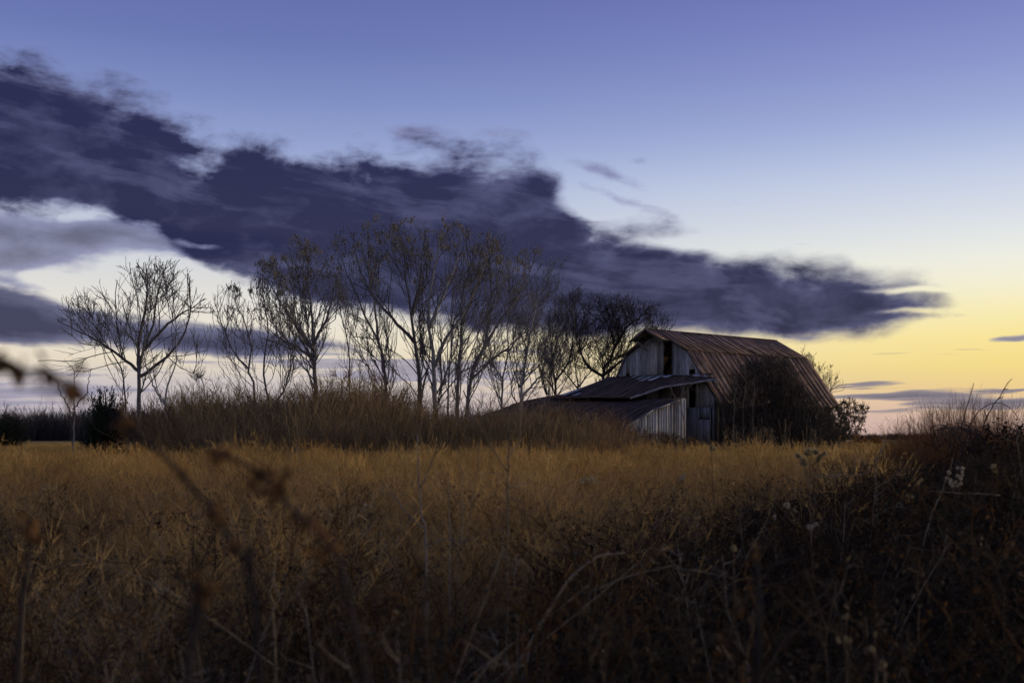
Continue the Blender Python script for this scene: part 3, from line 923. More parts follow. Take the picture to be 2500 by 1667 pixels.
def px_of(P):
    return np.stack([1250 + F * P[:, 0] / P[:, 1], HZ - F * (P[:, 2] - CAMZ) / P[:, 1]], -1)

def ramify(start, d, L, r0, r1, nseg, up, wander, env, D, dmax, rnd, slack):
    """grow branches step by step, bending upward, until they reach the outline of the crown"""
    n = len(start); pts = [start]; cur = start; alive = np.ones(n, bool); lens = np.zeros(n)
    lim = rnd.normal(0, slack, (n, 2))
    for s in range(nseg):
        d = norm(d + np.array([0, 0, up]) + rnd.normal(0, wander, (n, 3)))
        nxt = cur + d * (L / nseg)[:, None]
        ok = in_poly(px_of(nxt) + lim, env) & (np.abs(nxt[:, 1] - D) < dmax)
        alt = cur + norm(d * np.array([0.35, 0.35, 1.0]) + np.array([0, 0, 0.5])) * (L / nseg)[:, None]
        ok2 = ~ok & in_poly(px_of(alt) + lim, env)
        ok2 &= rnd.uniform(0, 1, n) < 0.75
        nxt = np.where(ok2[:, None], alt, nxt); d = np.where(ok2[:, None], norm(alt - cur), d)
        alive = alive & (ok | ok2)
        cur = np.where(alive[:, None], nxt, cur); lens = lens + alive * (L / nseg); pts.append(cur)
    P = np.stack(pts, 1)                                  # n, nseg+1, 3
    return P, lens

def spawn(P, lens, rad, spacing, t0, ang, rnd, upbias):
    """places for side branches along grown branches"""
    n, k, _ = P.shape
    cnt = rnd.poisson(np.maximum(lens * (1 - t0), 0) / spacing)
    i = np.repeat(np.arange(n), cnt)
    if len(i) == 0: return None
    seg_l = np.linalg.norm(np.diff(P, axis=1), axis=2); live = (seg_l > 1e-6).sum(1)
    t = rnd.uniform(t0, 1, len(i)); f = t * live[i]; s = np.minimum(f.astype(int), np.maximum(live[i] - 1, 0)); w = (f - s)[:, None]
    p = P[i, s] * (1 - w) + P[i, s + 1] * w; dp = norm(P[i, s + 1] - P[i, s])
    perp = norm(np.cross(dp, norm(rnd.normal(0, 1, (len(i), 3))))); perp = norm(perp + np.array([0, 0, upbias]))
    a = np.radians(rnd.normal(ang, 9, len(i)))[:, None]
    return i, t, p, norm(dp * np.cos(a) + perp * np.sin(a))

def tube_rows(g, P, R0, R1, sides):
    """polylines P (n, k, 3) with a taper from R0 to R1"""
    k = P.shape[1]
    for s in range(k - 1):
        a, b = P[:, s], P[:, s + 1]; m = np.linalg.norm(b - a, axis=1) > 1e-6
        ra = R0 + (R1 - R0) * s / (k - 1); rb = R0 + (R1 - R0) * (s + 1) / (k - 1)
        g.tubes(a[m], b[m], ra[m], rb[m], sides)

def make_tree(name, label, D, stems, crown, n=420, base_r=0.12, seed=1, bark='bark', twig='twig', pods=0, group=None, step=0.32, kill=0.34, tip=0.011,
              twigs=0.55, twig_len=0.42, up=0.055, depth=0.8, cat='tree', thin=0.05, pod_top=0.5, pod_size=0.24, sp=1.0, wander=0.10, ang=42, t_low=0.16, upb=0.25, low=0.4):
    rnd = np.random.default_rng(seed)
    root = WP(*stems[0][0], D); gzr = float(gz(root[0], root[1]))
    bx = stems[0][0][0]
    cxs = [c[0] for c in crown]; x0, x1 = min(cxs), max(cxs)
    env = hull(list(crown) + [(bx - 12, 990), (bx + 12, 990), (x0 + (bx - x0) * low, 935), (x1 + (bx - x1) * low, 935)])
    ev = np.array(env); hw = (ev[:, 0].max() - ev[:, 0].min()) / 2 / F * D; dmax = hw * depth
    Hc = (ev[:, 1].max() - ev[:, 1].min()) / F * D
    S = []
    for i, s in enumerate(stems):
        dd = np.linspace(0, 1, len(s)) * (rnd.uniform(-1, 1) * dmax * 0.6 if i else rnd.uniform(-.3, .3))
        q = [WP(*p, D) + np.array([0, dd[k], 0]) for k, p in enumerate(s)]
        # carry the stem on to the crown's edge
        d = norm(q[-1] - q[-2]); e = q[-1]
        for _ in range(14):
            d = norm(d + np.array([0, 0, 0.10]) + rnd.normal(0, 0.10, 3)); e2 = e + d * 0.3
            if not in_poly(px_of(e2[None]), env)[0]: break
            e = e2; q.append(e)
        S.append(np.array(q))
    S[0][0][2] = min(S[0][0][2], gzr) - 0.05
    off = np.array([S[0][0][0], S[0][0][1], gzr])
    o = empty(name, off); tag(o, label, cat, group)
    gt = Geo(); gc = Geo()
    K = 17; SP = []
    for s in S:                                            # even spacing along each stem
        c = spline(s, 160); a = np.concatenate([[0], np.cumsum(np.linalg.norm(np.diff(c, axis=0), axis=1))]); u = np.linspace(0, a[-1], K)
        SP.append(np.stack([np.interp(u, a, c[:, k]) for k in range(3)], -1))
    SP = np.stack(SP)
    SP[:, 1:-1] += rnd.normal(0, 0.02, SP[:, 1:-1].shape)
    sr0 = np.array([base_r if i == 0 else base_r * 0.62 for i in range(len(S))])
    for i in range(len(S)):
        rr = sr0[i] * (1 - np.linspace(0, 1, K) ** 0.85 * (1 - max(tip * 1.1 / sr0[i], 0.06)))
        if i == 0: rr[0] *= 1.25
        gt.polytube(SP[i], rr, 8)
    link('trunk', gt.mesh('trunk', M[bark], True, off), o)
    sl = np.linalg.norm(np.diff(SP, axis=1), axis=2).sum(1)
    ends = []
    sw = spawn(SP, sl, sr0, 0.21 * sp, t_low, ang + 6, rnd, upb)
    i, t, p, d = sw
    L1 = Hc * np.clip(rnd.normal(0.52, 0.16, len(i)), 0.14, 0.85) * (1.15 - 0.70 * t)
    r1 = np.clip(sr0[i] * (1 - t) * 0.42 * rnd.uniform(0.6, 1.1, len(i)), tip * 1.25, 0.045)
    P1, l1 = ramify(p, d, L1, r1, tip, 9, up, wander, env, D, dmax, rnd, 9)
    tube_rows(gc, P1, r1, np.full(len(i), tip * 0.8), 4)
    for lev, (spc, a, fl, ns) in enumerate(((0.27, 40, 0.50, 5), (0.27, 42, 0.46, 2))):
        sw = spawn(P1, l1, r1, spc * sp, 0.12, a, rnd, upb)
        if sw is None: break
        i, t, p, d = sw
        L2 = np.maximum(l1[i], 0.5) * fl * rnd.uniform(0.5, 1.2, len(i)) * (1.1 - 0.4 * t)
        L2 = np.maximum(L2, 0.22)
        r2 = np.clip(r1[i] * 0.6, tip * 0.85, 0.03)
        P2, l2 = ramify(p, d, L2, r2, tip, ns, up * 2.2, wander * 1.4, env, D, dmax * 1.1, rnd, 12)
        tube_rows(gc, P2, r2, np.full(len(i), tip * 0.55), 3)
        ends.append(P2[:, -1]); P1, l1, r1 = P2, l2, r2
    link('crown', gc.mesh('crown', M[twig], True, off), o)
    if pods:
        E = np.concatenate(ends); zt = np.quantile(E[:, 2], pod_top); cand = np.where(E[:, 2] > zt)[0]
        pk = rnd.choice(cand, min(pods, len(cand)), replace=False)
        tag(link('seed_clusters', pods_mesh(E[pk], rnd, M['pods'], off, pod_size), o), kind='stuff')
    return o

GT = 'bare trees between the thicket and the barn'
make_tree('bare_tree', 'spreading bare tree alone above the dark cedar bush, at the left end of the row', 50,
          [[(340, 1020), (341, 903), (352, 855), (376, 790), (388, 720)], [(341, 903), (336, 850), (350, 760), (357, 690)], [(341, 908), (300, 868), (255, 835), (190, 800)],
           [(343, 918), (400, 885), (450, 845)], [(352, 855), (410, 800), (470, 760)]],
          [(99, 906), (134, 850), (147, 728), (200, 735), (261, 700), (300, 690), (309, 648), (330, 680), (357, 629), (390, 650), (418, 627), (446, 680), (516, 721), (500, 770), (529, 817), (478, 870), (475, 906), (400, 915), (351, 905), (260, 890), (190, 880)],
          n=300, base_r=0.13, seed=11, sp=1.3, pods=9, group=GT, step=0.34, kill=0.40, tip=0.013, twigs=0.5, twig_len=0.45, bark='bark', pod_top=0.8, pod_size=0.16)
make_tree('bare_tree', 'thin leaning bare tree crossing behind the tree above the cedar bush', 52,
          [[(314, 1020), (303, 930), (285, 880), (255, 830), (230, 790)]],
          [(160, 745), (240, 712), (300, 760), (312, 850), (250, 885), (170, 850)], n=110, base_r=0.06, seed=12, sp=1.4, group=GT, tip=0.011)
make_tree('sapling', 'pale forked sapling in front of the thicket, trunk bare to the ground', 38,
          [[(408, 1085), (406, 1010), (400, 975), (410, 930), (425, 880)], [(402, 985), (380, 950), (365, 910)]],
          [(330, 900), (370, 860), (400, 830), (440, 800), (480, 870), (475, 920), (430, 960), (380, 950), (330, 950)], n=120, base_r=0.065, seed=13, sp=1.5, bark='bark_pale', twig='twig_pale', group=GT, tip=0.009, step=0.26, kill=0.28)
make_tree('sapling', 'slender upright sapling standing alone at the left edge before the far woods', 30,
          [[(178, 1090), (178, 1010), (176, 960), (175, 905)], [(178, 1010), (150, 965), (138, 930)], [(178, 1000), (210, 960), (222, 905)]],
          [(135, 915), (175, 880), (228, 900), (205, 985), (150, 990)], n=36, base_r=0.035, seed=14, sp=3.5, group=GT, tip=0.007, step=0.25, kill=0.30, twigs=0.3, twig_len=0.3)
make_tree('bare_tree', 'crooked thin tree leaning left with a bent lower trunk', 54,
          [[(630, 1035), (618, 940), (605, 900), (612, 860), (600, 800), (575, 740)], [(605, 900), (560, 845), (520, 750)]],
          [(500, 760), (515, 730), (545, 700), (575, 685), (600, 720), (625, 780), (640, 880), (600, 915), (560, 880), (520, 810)], n=170, base_r=0.085, seed=15, sp=1.2, pods=14, group=GT, pod_size=0.2)
make_tree('bare_tree', 'double stemmed young tree beside the crooked tree, stems forking low', 44,
          [[(655, 1095), (655, 1000), (650, 960), (645, 880), (655, 800), (640, 720)], [(655, 1005), (690, 960), (715, 890)]],
          [(600, 650), (640, 615), (690, 650), (715, 760), (745, 880), (700, 940), (630, 920), (600, 800)], n=190, base_r=0.06, seed=16, sp=1.2, pods=40, group=GT, tip=0.010, pod_size=0.19)
make_tree('bare_tree', 'round headed tree with one straight dark trunk and drooping seed clusters', 58,
          [[(770, 1035), (768, 900), (765, 830), (757, 740), (750, 650)], [(766, 855), (720, 790), (680, 725)], [(765, 840), (800, 770), (815, 700)], [(768, 880), (730, 850), (690, 830)]],
          [(612, 690), (650, 635), (700, 608), (740, 572), (790, 600), (815, 650), (830, 720), (820, 800), (800, 870), (740, 885), (680, 870), (640, 780)], n=420, base_r=0.16, seed=17, sp=1.6, pods=60, group=GT, bark='bark', tip=0.0085, pod_size=0.3)
make_tree('bare_tree', 'thin wavy stem rising between the round headed tree and the leaning tree', 55,
          [[(854, 1035), (852, 900), (848, 830), (835, 770), (815, 700)]],
          [(785, 640), (820, 620), (850, 700), (885, 780), (875, 880), (815, 890), (795, 780)], n=130, base_r=0.06, seed=18, sp=1.2, group=GT, tip=0.0085)
make_tree('bare_tree', 'dark tree leaning left out of the clump with a narrow fan of branches', 62,
          [[(950, 1035), (938, 890), (925, 840), (895, 780), (870, 720), (840, 650)], [(925, 840), (915, 760), (905, 690)]],
          [(805, 565), (830, 548), (850, 590), (900, 600), (950, 690), (960, 800), (930, 870), (870, 850), (840, 760), (812, 650)], n=300, base_r=0.12, seed=19, sp=1.65, pods=25, group=GT, tip=0.0085, pod_size=0.3)
make_tree('bare_tree', 'tall forked tree at the middle of the clump reaching highest', 64,
          [[(1030, 1035), (1022, 900), (1010, 820), (1003, 760), (990, 680)], [(1012, 835), (960, 780), (905, 715), (875, 650)], [(1005, 770), (1025, 690), (1030, 620)]],
          [(832, 640), (850, 570), (880, 545), (915, 538), (960, 545), (1000, 528), (1040, 545), (1060, 640), (1045, 760), (970, 850), (890, 830), (842, 730)], n=560, base_r=0.17, seed=20, sp=1.7, pods=75, group=GT, tip=0.0085, pod_size=0.3)
make_tree('bare_tree', 'stout pale trunked tree right of the tallest one, limbs rising in a wide fan', 63,
          [[(1064, 1035), (1060, 900), (1048, 800), (1046, 740), (1062, 650)], [(1060, 895), (1090, 825), (1135, 760), (1170, 680)], [(1048, 800), (1080, 720), (1110, 640)]],
          [(1005, 580), (1030, 545), (1075, 538), (1125, 560), (1170, 556), (1215, 568), (1240, 610), (1225, 710), (1160, 820), (1080, 860), (1015, 740)], n=520, base_r=0.18, seed=21, sp=1.7, pods=60, group=GT, bark='bark_pale', tip=0.0085, pod_size=0.3)
make_tree('bare_tree', 'slim stem squeezed between the stout tree and its right neighbour', 60,
          [[(1088, 1035), (1098, 900), (1105, 840), (1100, 760), (1110, 690)]],
          [(1065, 650), (1110, 630), (1140, 700), (1150, 830), (1100, 890), (1065, 800)], n=150, base_r=0.065, seed=22, sp=1.5, group=GT, tip=0.0085)
make_tree('bare_tree', 'straight grey stem in the right half of the clump with a broad top', 68,
          [[(1113, 1035), (1120, 900), (1128, 800), (1126, 740), (1140, 670)], [(1128, 790), (1160, 710), (1190, 640)]],
          [(1105, 620), (1170, 585), (1215, 560), (1262, 600), (1240, 690), (1180, 770), (1110, 770)], n=320, base_r=0.14, seed=23, sp=1.7, pods=35, group=GT, tip=0.0085, pod_size=0.3)
make_tree('bare_tree', 'tree leaning right out of the clump, long stems sweeping outward', 61,
          [[(1132, 1035), (1150, 920), (1182, 850), (1215, 790), (1255, 735), (1290, 670)], [(1150, 925), (1200, 880), (1260, 830)], [(1182, 850), (1200, 760), (1220, 690)]],
          [(1190, 650), (1250, 605), (1310, 600), (1350, 635), (1320, 700), (1270, 780), (1300, 850), (1260, 920), (1190, 930), (1180, 800)], n=420, base_r=0.13, seed=24, sp=1.5, pods=25, group=GT, tip=0.0085, pod_size=0.3)
make_tree('bare_tree', 'pale smooth trunk forking low in front of the collapsed shed end', 56,
          [[(1268, 1035), (1272, 960), (1280, 900), (1290, 830), (1300, 780), (1322, 710)], [(1275, 968), (1320, 920), (1365, 885)]],
          [(1270, 720), (1335, 640), (1372, 622), (1402, 640), (1392, 690), (1350, 760), (1345, 830), (1395, 880), (1340, 930), (1290, 930), (1240, 870)], n=260, base_r=0.11, seed=25, sp=1.1, group=GT, bark='bark_pale', tip=0.009)
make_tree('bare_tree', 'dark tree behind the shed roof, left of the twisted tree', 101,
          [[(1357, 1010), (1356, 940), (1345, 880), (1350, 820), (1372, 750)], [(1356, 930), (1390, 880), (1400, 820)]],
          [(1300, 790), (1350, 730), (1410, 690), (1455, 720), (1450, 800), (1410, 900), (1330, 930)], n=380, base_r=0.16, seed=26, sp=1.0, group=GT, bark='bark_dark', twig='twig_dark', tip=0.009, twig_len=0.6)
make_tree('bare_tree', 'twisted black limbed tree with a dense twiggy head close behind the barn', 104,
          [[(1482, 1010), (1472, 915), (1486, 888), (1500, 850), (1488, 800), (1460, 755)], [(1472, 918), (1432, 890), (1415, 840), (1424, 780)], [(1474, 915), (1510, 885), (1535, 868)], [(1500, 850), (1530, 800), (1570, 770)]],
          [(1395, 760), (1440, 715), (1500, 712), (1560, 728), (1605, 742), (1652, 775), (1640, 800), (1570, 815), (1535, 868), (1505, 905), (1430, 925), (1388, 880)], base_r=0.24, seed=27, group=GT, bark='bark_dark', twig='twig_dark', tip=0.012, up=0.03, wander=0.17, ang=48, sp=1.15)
make_tree('bare_tree', 'fine twigged bare tree filling the gap left of the pale forked trunk', 72,
          [[(1222, 1035), (1228, 930), (1240, 860), (1236, 800), (1250, 740)], [(1228, 925), (1200, 880), (1190, 820)], [(1240, 860), (1280, 800), (1300, 760)]],
          [(1170, 780), (1200, 720), (1250, 690), (1300, 700), (1330, 760), (1330, 850), (1290, 930), (1200, 930), (1165, 860)], base_r=0.09, seed=30, group=GT, tip=0.0095, sp=1.2)
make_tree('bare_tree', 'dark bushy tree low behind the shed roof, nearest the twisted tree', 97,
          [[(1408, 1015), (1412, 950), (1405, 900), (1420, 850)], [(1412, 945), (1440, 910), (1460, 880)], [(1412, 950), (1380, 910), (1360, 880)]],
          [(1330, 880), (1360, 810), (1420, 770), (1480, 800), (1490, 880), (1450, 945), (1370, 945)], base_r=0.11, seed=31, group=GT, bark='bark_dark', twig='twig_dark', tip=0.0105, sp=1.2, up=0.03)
make_tree('bare_tree', 'thin tree with black seed heads showing past the far roof edge', 112,
          [[(2012, 1075), (2002, 1000), (1990, 940), (1985, 890)], [(2000, 990), (2030, 950), (2060, 938)]],
          [(1925, 850), (1940, 835), (1975, 862), (2005, 890), (2035, 905), (2064, 937), (2040, 955), (2010, 985), (1980, 960), (1960, 900)], n=110, base_r=0.09, seed=28, group=GT, twig='twig_dark', tip=0.014, pods=26, pod_top=0.3, pod_size=0.3)
make_tree('sapling', 'small pale bare sapling growing against the shed end wall', 78,
          [[(1672, 1085), (1668, 1020), (1660, 985), (1668, 950), (1665, 920)], [(1662, 990), (1640, 960), (1635, 940)], [(1668, 960), (1690, 935)]],
          [(1625, 950), (1650, 925), (1690, 925), (1700, 960), (1690, 1010), (1650, 1020)], n=120, base_r=0.05, seed=29, bark='twig_pale', twig='twig_pale', group=GT, tip=0.008, step=0.25, kill=0.26)

# ------------------------------------------------------------------ shrubs
def leaf_cloud(pts, rnd, size, mat, off, name):
    k = len(pts)
    a = pts + rnd.normal(0, size, (k, 3)); d = norm(rnd.normal(0, 1, (k, 3))); s = norm(np.cross(d, rnd.normal(0, 1, (k, 3))))
    L = size * rnd.uniform(0.6, 1.3, (k, 1))
    v = np.stack([a - d * L, a + s * L * 0.45, a + d * L, a - s * L * 0.45], 1).reshape(-1, 3)
    e = np.arange(k) * 4
    g = Geo(); g.add(v, q=np.stack([e, e + 1, e + 2, e + 3], -1))
    return g.mesh(name, mat, off=off)

def make_bush(name, label, D, base, crown, n, seed, twig, leaf=None, nleaf=0, lsize=0.05, nstems=9, depth=0.6, tip=0.008, step=0.3, kill=0.32, twigs=1.2, twig_len=0.5, group=None, up=0.1, base_r=0.06, cat='bush'):
    rnd = np.random.default_rng(seed)
    bx = WP(base[0], base[1], D); g0 = float(gz(bx[0], bx[1]))
    cr = np.asarray(crown, float); att = crown_points(crown, D, n, rnd, depth)
    lo, hi = cr.min(0), cr.max(0)
    S = []
    for i in range(nstems):
        t = (i + 0.5) / nstems
        px = lo[0] + (hi[0] - lo[0]) * (0.2 + 0.6 * t); p0 = WP(px, base[1], D) + np.array([0, rnd.uniform(-.6, .6), 0]); p0[2] = g0 - 0.05
        p1 = p0 + np.array([(t - 0.5) * 0.5 + rnd.normal(0, .1), rnd.normal(0, .2), 0.7]); S.append([p0, (p0 + p1) / 2 + rnd.normal(0, .05, 3), p1])
    N, par = colonize(S, att, step, kill, rnd, up=up)
    r, kids = pipe_radii(N, par, tip, rmax=base_r)
    off = np.array([bx[0], bx[1], g0]); o = empty(name, off); tag(o, label, cat, group)
    e = np.where(par >= 0)[0]; stout = r > r.max() * 0.5
    g = Geo(); tr = e[stout[e]]; g.tubes(N[par[tr]], N[tr], r[par[tr]], r[tr], 5); link('stems', g.mesh('stems', M[twig], True, off), o)['kind'] = 'stuff'
    g = Geo(); br = e[~stout[e]]; g.tubes(N[par[br]], N[br], np.minimum(r[par[br]], r[br] * 1.3), r[br], 3)
    tw = add_twigs(N, par, kids, r, rnd, twigs, twig_len, tip, up=0.3, thin=0.05)
    if tw is not None:
        a, b, c = tw; g.tubes(a, b, tip * 0.9, tip * 0.8, 3); g.tubes(b, c, tip * 0.8, tip * 0.4, 3)
    link('crown', g.mesh('crown', M[twig], True, off), o)
    if leaf:
        idx = rnd.choice(np.where(r < 0.03)[0], nleaf); tag(link('leaves', leaf_cloud(N[idx], rnd, lsize, M[leaf], off, 'leaves'), o), kind='stuff')
    return o

make_bush('overgrown_bush', 'big tangled grey brown bush swallowing the long side of the barn', 81.5, (1890, 1090),
          [(1760, 1020), (1766, 975), (1786, 955), (1792, 910), (1815, 905), (1830, 880), (1852, 893), (1878, 872), (1905, 890), (1925, 886), (1946, 918), (1955, 945), (1982, 962), (1990, 995), (2022, 1010), (2040, 1035), (2050, 1060), (2040, 1095), (1770, 1095), (1754, 1062)], 4600, 41, 'bush', 'bush_leaf', 2600, 0.04,
          nstems=18, depth=0.4, tip=0.009, step=0.24, kill=0.20, twigs=2.0, twig_len=0.85, base_r=0.075, up=0.16)
make_bush('pale_stemmed_shrub', 'loose shrub with whitish stems before the barn side bush', 77, (1835, 1090),
          [(1780, 900), (1830, 890), (1860, 920), (1850, 1000), (1800, 1010), (1775, 960)], 120, 42, 'twig_pale', nstems=4, tip=0.008, depth=0.4)
make_bush('leafy_shrub', 'orange lit leafy shrub beyond the barn corner by the pole', 100, (2085, 1085),
          [(2020, 1040), (2030, 1000), (2060, 975), (2100, 985), (2120, 1000), (2110, 1040), (2090, 1072), (2025, 1075)], 420, 43, 'twig_red', 'bush_leaf', 2600, 0.09, nstems=6, tip=0.012, depth=0.6, twig_len=0.6)
make_bush('leafy_shrub', 'dense olive shrub tucked under the far roof corner', 90, (2030, 1090),
          [(2000, 1040), (2010, 1000), (2040, 985), (2070, 1010), (2080, 1060), (2060, 1088), (2000, 1088)], 420, 44, 'bush', 'bush_leaf', 3600, 0.08, nstems=6, tip=0.011, depth=0.6)
for k, (px, w) in enumerate(((2098, 14), (2140, 18))):
    make_bush('orange_shrub', ['low orange shrub on the horizon just right of the pole', 'low orange shrub on the horizon, the wider right one of two'][k], 120, (px, 1098),
              [(px - w, 1095), (px - w, 1078), (px, 1072), (px + w, 1078), (px + w, 1095)], 90, 45 + k, 'twig_red', 'orange_leaf', 700, 0.13, nstems=3, tip=0.014, group='low orange shrubs on the horizon')

# single shrubs standing out of the thicket
for k, (px, top, wd, D, mt, lab) in enumerate(((452, 935, 46, 43, 'brush', 'pale tipped shrub at the left end of the thicket'), (498, 905, 60, 46, 'twig', 'grey twiggy shrub, highest at the thicket left end'),
        (572, 930, 44, 47, 'twig', 'grey shrub beside the crooked tree foot'), (705, 925, 60, 45, 'brush', 'tan shrub left of the straight dark trunk'),
        (815, 905, 62, 46, 'brush_red', 'reddish shrub right of the straight dark trunk'), (872, 880, 60, 47, 'brush', 'tallest tan shrub in the middle of the thicket'),
        (930, 915, 50, 44, 'brush_dark', 'dark shrub below the leaning dark tree'), (1000, 945, 60, 45, 'brush', 'tan shrub below the tallest forked tree'),
        (1110, 960, 64, 46, 'brush_dark', 'dark shrub below the slim stems of the clump'), (1190, 965, 56, 44, 'twig', 'grey shrub left of the collapsed shed end'),
        (1310, 965, 62, 43, 'twig_pale', 'pale arching shrub overlapping the shed roof'), (1405, 985, 60, 42, 'brush', 'tan shrub overlapping the lower shed roof'),
        (1490, 1015, 50, 41, 'brush_red', 'reddish shrub at the right end of the thicket'), (1555, 1040, 40, 60, 'brush_dark', 'dark shrub hiding the shed corner'))):
    w = wd
    make_bush('thicket_shrub', lab, D, (px, 1100), [(px - w, 1030), (px - w * 0.9, (top + 1030) / 2), (px - w * 0.35, top + 12), (px + w * 0.1, top), (px + w * 0.7, top + 25), (px + w, (top + 1040) / 2), (px + w * 0.8, 1060), (px - w * 0.7, 1060)], 150, 300 + k, mt,
              nstems=6, tip=0.0075, step=0.24, kill=0.24, twigs=1.6, twig_len=0.5, up=0.22, base_r=0.03, depth=0.6, group='shrubs standing out of the thicket')

# cedar
def make_cedar(label, D, px, py_top, py_base, half, seed, n=5200, name='cedar_bush'):
    rnd = np.random.default_rng(seed)
    b = WP(px, py_base, D); b[2] = gz(b[0], b[1]); top = WP(px, py_top, D)[2]; H = top - b[2]; R = half / F * D
    o = empty(name, b); tag(o, label, 'bush')
    g = Geo(); g.polytube([(0, 0, -0.05), (0.05, 0, H * 0.5), (0, 0, H * 0.95)], [0.09, 0.06, 0.015], 7)
    link('trunk', g.mesh('trunk', M['bark_dark'], True), o)
    nb = 260; t = rnd.uniform(0.0, 0.8, nb) ** 1.3; ang = rnd.uniform(0, 2 * np.pi, nb)
    elv = rnd.uniform(0.0, 1.35, nb); rad = rnd.uniform(0.75, 1.12, nb) * (1 + 0.16 * np.sin(ang * 3) + 0.12 * np.sin(ang * 5 + elv * 4))
    base = np.stack([rnd.normal(0, R * 0.22, nb), rnd.normal(0, R * 0.22, nb), t * H * 0.6], -1)
    tipp = np.stack([np.cos(ang) * np.cos(elv) * R * rad * 1.05, np.sin(ang) * np.cos(elv) * R * rad, H * (0.12 + 0.86 * np.sin(elv) * np.minimum(rad, 1.05))], -1)
    d = norm(tipp - base)
    k = rnd.integers(0, nb, n); f = rnd.uniform(0.25, 1.02, n) ** 0.7
    p = base[k] * (1 - f[:, None]) + tipp[k] * f[:, None] + rnd.normal(0, 0.07, (n, 3))
    dd = norm(norm(d[k]) + rnd.normal(0, 0.5, (n, 3)) + np.array([0, 0, 0.35])); s = norm(np.cross(dd, rnd.normal(0, 1, (n, 3))))
    l = rnd.uniform(0.06, 0.16, (n, 1)); w = rnd.uniform(0.012, 0.03, (n, 1))
    v = np.stack([p - s * w, p + s * w, p + dd * l], 1).reshape(-1, 3); e = np.arange(n) * 3
    g = Geo(); g.add(v, t=np.stack([e, e + 1, e + 2], -1)); g.tubes(base, tipp, 0.02, 0.006, 3)
    link('crown', g.mesh('crown', M['cedar']), o)
make_cedar('low black green cedar bush at the foot of the spreading tree', 47, 258, 948, 1098, 62, 51, 9000)
make_cedar('dark leafy bush at the left edge before the far woods', 80, 25, 1008, 1096, 42, 52, 4500, 'evergreen_bush')

# ------------------------------------------------------------------ ground vegetation: clumps scattered over the field
def proto_blades(n, h, spread, lean, width, rnd, segs=3, plume=0.0, bend=0.5, kink=0.0):
    """a tuft of dry blades; plume adds the feathery seed hairs along the upper stems"""
    g = Geo()
    H = h * rnd.uniform(0.45, 1.1, n)
    a = rnd.uniform(0, 2 * np.pi, n); rr = spread * np.sqrt(rnd.uniform(0, 1, n))
    p = np.stack([rr * np.cos(a), rr * np.sin(a), np.full(n, -0.03)], -1)
    la = rnd.uniform(0, 2 * np.pi, n); lt = np.abs(rnd.normal(0, lean, n))
    d = np.stack([np.cos(la) * np.sin(lt), np.sin(la) * np.sin(lt), np.cos(lt)], -1)
    out = np.stack([np.cos(la), np.sin(la), np.zeros(n)], -1)
    side = norm(np.cross(d, rnd.normal(0, 1, (n, 3))))
    W_ = width * rnd.uniform(0.6, 1.3, n)
    pts = [p]; cur = p
    for s_ in range(segs):
        d = norm(d + out * (bend * rnd.uniform(0.0, 1.0, (n, 1)) * (s_ + 1) / segs) - np.array([0, 0, 1]) * (bend * 0.5 * s_ / segs) + rnd.normal(0, kink, (n, 3)))
        cur = cur + d * (H / segs)[:, None]; pts.append(cur)
    rows = []
    for i, q in enumerate(pts):
        w = W_ * (1 - 0.85 * i / segs); rows += [q - side * w[:, None], q + side * w[:, None]]
    v = np.stack(rows, 1); m = 2 * (segs + 1); e = np.arange(n)[:, None] * m
    q = np.concatenate([np.stack([e[:, 0] + 2 * i, e[:, 0] + 2 * i + 1, e[:, 0] + 2 * i + 3, e[:, 0] + 2 * i + 2], -1) for i in range(segs)])
    g.add(v.reshape(-1, 3), q=q)
    if plume > 0:
        k = int(n * plume); idx = rnd.integers(0, n, k); f = rnd.uniform(0.45, 1.0, (k, 1))
        base = pts[-2][idx] * (1 - f) + pts[-1][idx] * f if segs > 1 else pts[-1][idx]
        dd = norm(d[idx] + rnd.normal(0, 0.55, (k, 3))); ll = rnd.uniform(0.04, 0.12, (k, 1)); s2 = norm(np.cross(dd, rnd.normal(0, 1, (k, 3)))) * width * 0.9
        g.add(np.stack([base - s2, base + s2, base + dd * ll], 1).reshape(-1, 3), t=np.arange(k * 3).reshape(-1, 3))
    return g

